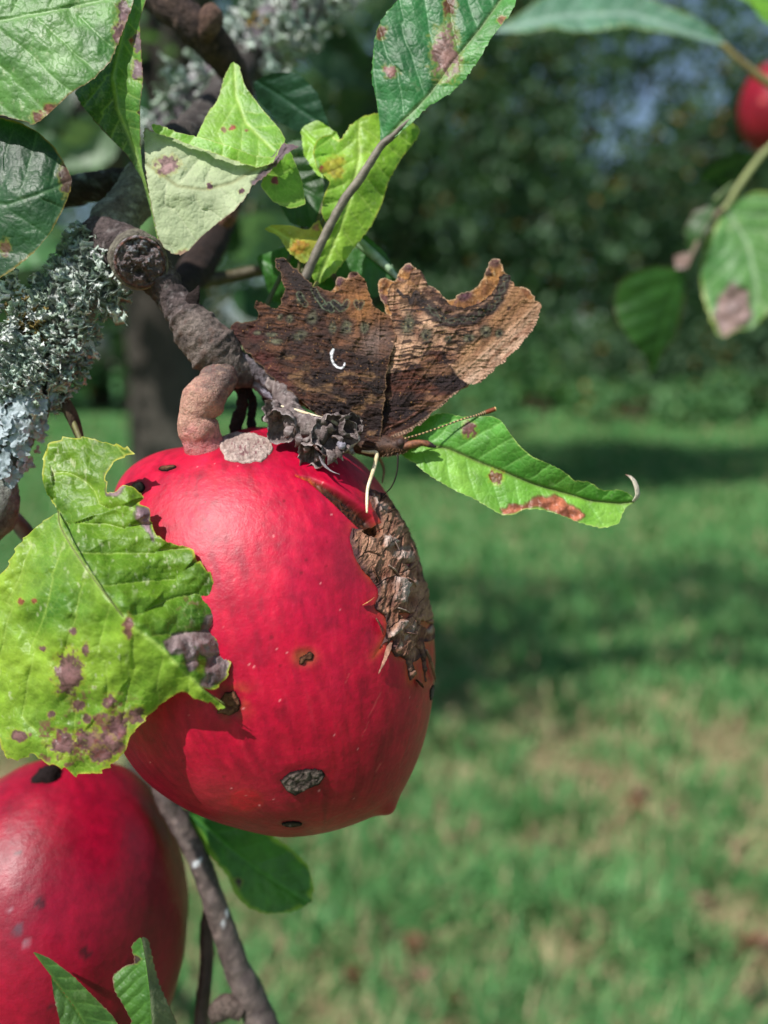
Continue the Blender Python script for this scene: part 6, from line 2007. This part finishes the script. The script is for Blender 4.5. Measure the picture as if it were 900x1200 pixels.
for k, ((cx, cy), a, b, rot, dist, c) in enumerate(BG):
    t = np.linspace(0, 2 * math.pi, 40, endpoint=False)
    lx = a * np.cos(t)
    ly = b * 0.62 * np.sin(t) * (1 - 0.35 * np.cos(t))
    poly = np.stack([cx + lx * math.cos(rot) - ly * math.sin(rot), cy + lx * math.sin(rot) + ly * math.cos(rot)], -1)
    ends = np.array([[cx - a * math.cos(rot), cy - a * math.sin(rot)], [cx, cy], [cx + a * math.cos(rot), cy + a * math.sin(rot)]])
    perp = np.array([-math.sin(rot), math.cos(rot)]) * b * 0.5
    g = np.random.default_rng(k)
    zc = [(*ends[0], g.uniform(-30, 30)), (cx, cy, 0), (*ends[2], g.uniform(-40, 10)), (cx + perp[0], cy + perp[1], g.uniform(0, 26)), (cx - perp[0], cy - perp[1], g.uniform(0, 26))]
    lf = leaf(br, [(poly, zc)], ends, dict(c1=c * 0.5, c2=c * 0.85, vein=24, fleck=0.1), 300 + k, None, 3.0, dist=dist, serr=(2, 12.0))  # colours lowered to paint deep shade among the branches into these leaves
    e0 = ends[0]
    stick('petiole', [(e0[0], e0[1], 0), (e0[0] - 20 * math.cos(rot), e0[1] - 30 * math.sin(rot) + 20, -20), (e0[0] - 50, e0[1] + 60, -60)], [2, 2, 2.5], srgb(92, 96, 60), lf, dist=dist, nring=8, nseg=12)

# ------------------------------------------------------------------ withered flower clump at the butterfly's feet
wf = thing('withered_blossom', 'crumpled grey-brown withered blossom resting on the red apple beside the butterfly', 'blossom', Q(380, 530, 30))
GY1, GY2, GY3 = srgb(142, 128, 124), srgb(96, 82, 80), srgb(186, 174, 170)


def wcol(seed):
    return lambda t, a, P: mix(mix(GY1, GY2, 0.5 + 1.2 * fbm(P / (S0 * 7), 4, seed)), GY3, sstep(0.15, 0.5, fbm(P / (S0 * 3.5), 3, seed + 1)) * 0.7)


stick('stalk', [(318, 446, -14), (330, 462, 0), (338, 478, 14), (346, 492, 24), (360, 500, 30), (385, 510, 34)], [8, 11, 12, 14, 15, 14], wcol(3), wf, 'dry', rough=5.5, seed=4, nring=28, nseg=90)


def husk(name, c, r, ax, depth, seed, wob=0.35, col=None):
    """an open, crumpled cup"""
    c3 = Q(*np.array(c, float))
    ax = np.array([ax[0] * CR[i] - ax[1] * CU[i] - ax[2] * CF[i] for i in range(3)])
    ax = ax / np.linalg.norm(ax)
    u = np.cross(ax, CU + 0.2 * CR)
    u /= np.linalg.norm(u)
    v = np.cross(ax, u)
    nt, na = 36, 72
    t, a = np.meshgrid(np.linspace(0.03, 1, nt), np.linspace(0, 2 * math.pi, na, endpoint=False), indexing='ij')
    cyc = np.stack([np.cos(a), np.sin(a), t], -1)
    rag = 1 + 0.30 * fbm(cyc * np.array([2.2, 2.2, 0.1]) + seed, 3, seed)
    R = r * S0 * np.sin(np.minimum(t * 1.9, 1.75)) * (1 + wob * fbm(cyc * np.array([1.7, 1.7, 2.2]) + seed, 4, seed + 1))
    H = depth * S0 * t ** 1.3 * rag + S0 * 2.5 * fbm(cyc * 5, 3, seed + 2)
    P = c3 + (R * np.cos(a))[..., None] * u + (R * np.sin(a))[..., None] * v + H[..., None] * ax
    f = fbm(P / (S0 * 5), 4, seed + 5)
    C = mix(mix(GY1, GY2, 0.5 + 1.2 * f), GY3, sstep(0.8, 1.0, t) * 0.7)
    if col is not None:
        C = mix(C, col, 0.35)
    i, j = np.meshgrid(np.arange(nt - 1), np.arange(na), indexing='ij')
    j2 = (j + 1) % na
    F = np.stack([i * na + j, (i + 1) * na + j, (i + 1) * na + j2, i * na + j2], -1).reshape(-1, 4)
    return obj(name, new_mesh(name, P.reshape(-1, 3), F, C.reshape(-1, 3)), M['dry'], wf)


husk('dry_cup', (338, 492, 20), 19, (-0.2, 0.45, 0.85), 26, 3)
husk('dry_cup', (330, 484, 16), 13, (-0.7, -0.1, 0.6), 18, 13)
husk('dry_cup', (390, 512, 26), 24, (0.15, -0.1, 1.0), 26, 5, 0.5)
husk('dry_cup', (404, 506, 28), 14, (0.5, -0.3, 0.8), 20, 7, 0.6, srgb(60, 50, 54))
husk('dry_cup', (372, 524, 28), 15, (-0.3, 0.5, 0.8), 22, 9, 0.55)
g = np.random.default_rng(21)
for k, (p0, p1, w) in enumerate([((350, 508), (346, 524), 4), ((362, 514), (356, 532), 4), ((372, 526), (368, 542), 5), ((386, 528), (384, 545), 5), ((398, 524), (402, 540), 4), ((408, 520), (416, 532), 4), ((412, 508), (422, 516), 4),
                                 ((400, 494), (412, 488), 5), ((380, 500), (372, 490), 5), ((390, 530), (396, 544), 3), ((366, 512), (360, 520), 5), ((340, 500), (332, 514), 5), ((394, 512), (400, 518), 6), ((384, 506), (390, 500), 6)]):
    mx, my = (p0[0] + p1[0]) / 2 + g.uniform(-4, 4), (p0[1] + p1[1]) / 2 + g.uniform(-2, 2)
    z0 = 34 + g.uniform(-6, 8)
    stick('sepal', [(p0[0], p0[1], z0), (mx, my, z0 + 9), (p1[0], p1[1], z0 + g.uniform(2, 12))], [w, w * 1.1, 0.8], wcol(30 + k), wf, 'dry', rough=2.2, seed=k, nring=10, nseg=26, flat=0.3)
stick('sepal', [(374, 532, 42), (379, 544, 46), (388, 552, 50), (398, 556, 52)], [3.5, 4.5, 2.6, 0.8], (srgb(190, 184, 190), srgb(110, 98, 100)), wf, 'dry', rough=1.5, seed=77, nring=12, flat=0.35)
stick('fluff', [(396, 519, 50), (401, 522, 52), (405, 520, 51)], [3, 5, 2], (srgb(176, 172, 182), srgb(130, 124, 134)), wf, 'dry', rough=2, seed=78, nring=12)

# ------------------------------------------------------------------ lower twig with its leaves
lt = thing('apple_twig', 'thin grey twig with white specks hanging beside the shaded apple', 'twig', Q(260, 1100, -180))
ZC = lambda pts: zoom(0, 880, 2.25, pts)
tz = -190
tp = np.vstack([[(10, 600, -90), (90, 700, -170), (160, 850, -190)], np.column_stack([ZC([(440, 130), (478, 200), (530, 300), (575, 430), (620, 560), (660, 650), (700, 740), (750, 840)]), np.full(8, tz)])])
specks = lambda t, a, P: mix(bark_col(srgb(66, 56, 54), srgb(104, 92, 88), srgb(128, 112, 106), 91)(t, a, P), srgb(206, 210, 214), sstep(0.42, 0.55, fbm(P / (S0 * 20), 3, 97)))
V, F, C = tube(Q(*tp.T), np.array([8, 9, 10, 11, 12, 12.5, 13.5, 15, 17, 18, 18]) * S0 * 1.2, 20, 160, bark_disp(2.6, 92), specks)
obj('stem', new_mesh('stem', V, F, C), M['twig'], lt)
stick('twig', np.column_stack([ZC([(556, 400), (545, 470), (545, 560), (535, 660), (525, 760)]), np.full(5, tz - 30)]), [7, 8, 8, 8.5, 9], (srgb(96, 74, 72), srgb(70, 54, 52)), lt, rough=1.5, seed=4, nring=14)
stick('bud', np.column_stack([ZC([(640, 690), (600, 672), (575, 690), (560, 715)]), np.full(4, tz + 12)]), [10, 13, 12, 4], (srgb(84, 70, 64), srgb(120, 106, 98)), lt, 'bark', rough=3, seed=5, nring=14)
mid11 = ZC([(500, 160), (600, 250), (700, 330), (810, 400)])
L11 = leaf(lt, [(ZC([(500, 140), (600, 180), (700, 212), (760, 250), (812, 300), (827, 350), (822, 400), (772, 425), (700, 430), (650, 412), (620, 380), (600, 330), (540, 262), (500, 200)]), [(222, 945, -200), (300, 960, -190), (362, 1030, -180), (330, 1072, -160), (270, 1040, -190), (300, 1000, -200)])], mid11,
           dict(c1=srgb(40, 92, 40), c2=srgb(72, 128, 50), vein=30, fleck=0.05, spots=[(278, 1035, 6, srgb(70, 50, 60))], edge=srgb(140, 180, 60), edge_w=9, grad=lambda x, y: 0.6 * sstep(1030, 1065, y)), 281, 'green leaf with a bright yellow-green lower edge under the big apple', 1.6, serr=(2.0, 11.0))  # bright lower edge: sunlight shining through, painted into the blade colour
stick('petiole', [(224, 948, -198), (208, 945, -196), (200, 950, -190)], [2.5, 3, 3], srgb(90, 100, 60), L11)
mid12 = ZC([(85, 528), (140, 600), (200, 680), (260, 790)])
mbz = [(38, 1115, 20), (62, 1146, 26), (89, 1182, 30), (116, 1231, 34)]
L12 = leaf(lt, [(np.vstack([mid12, ZC([(180, 800), (160, 725), (140, 640), (135, 592), (118, 560)])]), mbz + [(62, 1170, 34), (72, 1205, 40)]), (np.vstack([mid12, ZC([(340, 790), (312, 725), (300, 700), (240, 640), (190, 590), (130, 545)])]), mbz + [(84, 1142, 40), (110, 1168, 46), (138, 1202, 50)])], mid12,
           dict(c1=srgb(46, 86, 40), c2=srgb(84, 120, 56), vein=18, fleck=0.1, edge=srgb(120, 90, 70), edge_w=1.2, quilt=2.0), 291, 'pointed folded green leaf in front of the shaded apple', 1.2, serr=(1.6, 8.0))
stick('petiole', [(116, 1231, 34), (135, 1270, 20), (190, 1290, -60), (300, 1240, -180)], [3, 3, 3, 3.5], srgb(90, 96, 60), L12)
mid13 = ZC([(372, 488), (385, 560), (395, 640), (405, 790)])
mbz = [(165, 1097, 16), (171, 1129, 24), (176, 1164, 30), (180, 1231, 36)]
L13 = leaf(lt, [(np.vstack([mid13, ZC([(360, 790), (345, 710), (325, 670), (300, 630), (296, 592), (330, 565), (356, 560), (345, 512)])]), mbz + [(135, 1150, 22), (150, 1190, 30), (155, 1120, 14)]), (np.vstack([mid13, ZC([(500, 790), (470, 725), (450, 680), (422, 620), (406, 560), (392, 495)])]), mbz + [(183, 1140, 6), (205, 1195, 10)], dict(c1=srgb(100, 116, 84), c2=srgb(130, 140, 104)))], mid13,
           dict(c1=srgb(46, 90, 38), c2=srgb(84, 130, 52), vein=16, fleck=0.1, spots=[(157, 1124, 6, srgb(60, 40, 40))], edge=srgb(130, 90, 76), edge_w=1.2, quilt=2.2), 293, 'upright serrated green leaf in front of the shaded apple', 1.2, serr=(2.2, 8.0))
stick('petiole', [(180, 1231, 36), (190, 1275, 10), (240, 1280, -90), (300, 1240, -180)], [3, 3, 3, 3.5], srgb(90, 96, 60), L13)

# ------------------------------------------------------------------ drooping branch at the right
RD = 0.215
rb = thing('apple_branch', 'out-of-focus drooping apple branch with browned leaves across the grass view', 'branch', WD(900, 150, RD))
ZD = lambda pts: zoom(580, 0, 2.6656, pts)


def far_leaf(outline, mid, zc, sp, seed, label, serr=(2.5, 12.0)):
    return leaf(rb, [(ZD(outline), zc)], ZD(mid), sp, seed, label, 2.2, dist=RD, serr=serr)


stick('stem', [(1010, -260, -10), (1000, -60, 0), (985, 60, 0), (965, 150, 0), (975, 300, -10)], [12, 11, 9, 7, 4], (srgb(96, 88, 70), srgb(70, 60, 50)), rb, 'bark', dist=RD, rough=3, seed=2)
f1 = far_leaf([(712, 655), (690, 700), (660, 760), (640, 850), (650, 930), (690, 1040), (715, 1056), (760, 1030), (800, 1030), (850, 980), (910, 950), (960, 800), (920, 610), (820, 596), (760, 620)], [(720, 650), (790, 760), (820, 900), (800, 1030)],
              [(850, 250, 0), (870, 330, 12), (880, 390, 4), (825, 330, -14), (930, 300, -20), (850, 395, 0)],
              dict(c1=srgb(70, 126, 60), c2=srgb(126, 172, 96), light=srgb(190, 214, 176), vein=26, patches=[(ZD([(690, 940), (740, 880), (790, 900), (800, 1000), (745, 1040), (712, 1060), (685, 1000)]), srgb(172, 142, 140))], edge=srgb(180, 190, 90), edge_w=3), 401, 'blurred green leaf with a pinkish brown patch at its tip')
stick('petiole', [(847, 248, 2), (868, 215, 2), (895, 180, 0), (930, 150, 0), (966, 130, 0)], [4, 4, 4, 4.5, 5], (srgb(150, 160, 100), srgb(120, 126, 80)), f1, dist=RD)
stick('stipule', [(838, 236, 4), (848, 226, 6), (860, 214, 4)], [8, 6, 2], srgb(140, 160, 110), f1, dist=RD, flat=0.4)
f2 = far_leaf([(370, 950), (384, 882), (430, 842), (500, 830), (580, 836), (604, 880), (592, 950), (570, 1050), (522, 1112), (490, 1172), (470, 1120), (420, 1060), (380, 1000)], [(590, 840), (540, 960), (488, 1165)],
              [(720, 355, 0), (760, 315, 10), (800, 320, -4), (790, 390, -16), (764, 437, -26), (745, 390, 0)], dict(c1=srgb(28, 62, 22), c2=srgb(56, 100, 36), vein=24, fleck=0, edge=srgb(84, 66, 50), edge_w=2.5), 411, 'blurred dark green leaf hanging point down')
stick('petiole', [(800, 316, 0), (812, 296, 2), (830, 262, 2), (846, 246, 2)], [3.5, 3.5, 3.5, 3.5], srgb(120, 106, 84), f2, dist=RD)
f3 = far_leaf([(690, 636), (672, 702), (642, 762), (610, 792), (588, 724), (620, 660)], [(690, 640), (640, 710), (608, 788)], [(838, 240, 0), (800, 270, -10), (808, 296, -6), (825, 280, 10)], dict(c1=srgb(30, 60, 28), c2=srgb(56, 92, 40), vein=20, fleck=0, edge=srgb(90, 70, 60), edge_w=3), 421, 'small dark leaf at the joint of the stalks')
f3b = far_leaf([(556, 800), (600, 786), (618, 800), (600, 840), (566, 842)], [(560, 820), (616, 806)], [(788, 300, 4), (812, 300, 10), (800, 315, 12)], dict(c1=srgb(108, 84, 76), c2=srgb(136, 110, 98), vein=20, fleck=0), 423, 'withered brownish leaf scrap')
f4 = far_leaf([(-10, 100), (50, 60), (150, -10), (300, -60), (420, -30), (520, 10), (640, 60), (700, 110), (722, 142), (660, 130), (560, 106), (480, 96), (420, 80), (330, 96), (250, 101), (180, 86), (100, 102)], [(0, 98), (200, 50), (420, 40), (715, 138)],
              [(580, 36, 10), (640, 0, 0), (700, 20, 14), (760, -10, -10), (800, 24, 6), (848, 52, 0), (690, 38, 26), (740, 34, 20)], dict(c1=srgb(54, 106, 72), c2=srgb(110, 150, 126), light=srgb(176, 200, 190), vein=26, edge=srgb(130, 150, 70), edge_w=3), 431, 'long blurred bluish green leaf along the upper twig')
stick('petiole', [(846, 52, 0), (870, 74, 0), (905, 100, 0), (945, 118, 0), (968, 126, 0)], [3.5, 4, 5, 5, 5], (srgb(130, 122, 74), srgb(104, 94, 60)), f4, dist=RD)
f5 = far_leaf([(640, 560), (680, 500), (760, 470), (824, 480), (804, 540), (722, 592)], [(640, 570), (720, 530), (820, 486)], [(822, 212, -30), (860, 185, -20), (886, 182, -30), (850, 218, -44)], dict(c1=srgb(24, 54, 26), c2=srgb(44, 78, 36), vein=20, fleck=0), 441, 'dark shaded leaf beside the small far apple')
stick('petiole', [(888, 182, -30), (920, 160, -20), (962, 140, -4)], [3, 3, 3], srgb(80, 84, 50), f5, dist=RD)
f6 = far_leaf([(740, -20), (800, 10), (830, 60), (880, 90), (940, 60), (930, -30), (840, -60)], [(740, -20), (840, 20), (930, 50)], [(860, 0, -40), (900, 20, -20), (930, 0, -30), (890, -20, -50)], dict(c1=srgb(80, 130, 40), c2=srgb(120, 170, 50), vein=20, fleck=0.1), 451, 'bright yellow-green leaf corner above the small far apple')
stick('petiole', [(935, 15, -26), (965, 40, -10), (984, 60, 0)], [3, 3, 3], srgb(100, 104, 60), f6, dist=RD)
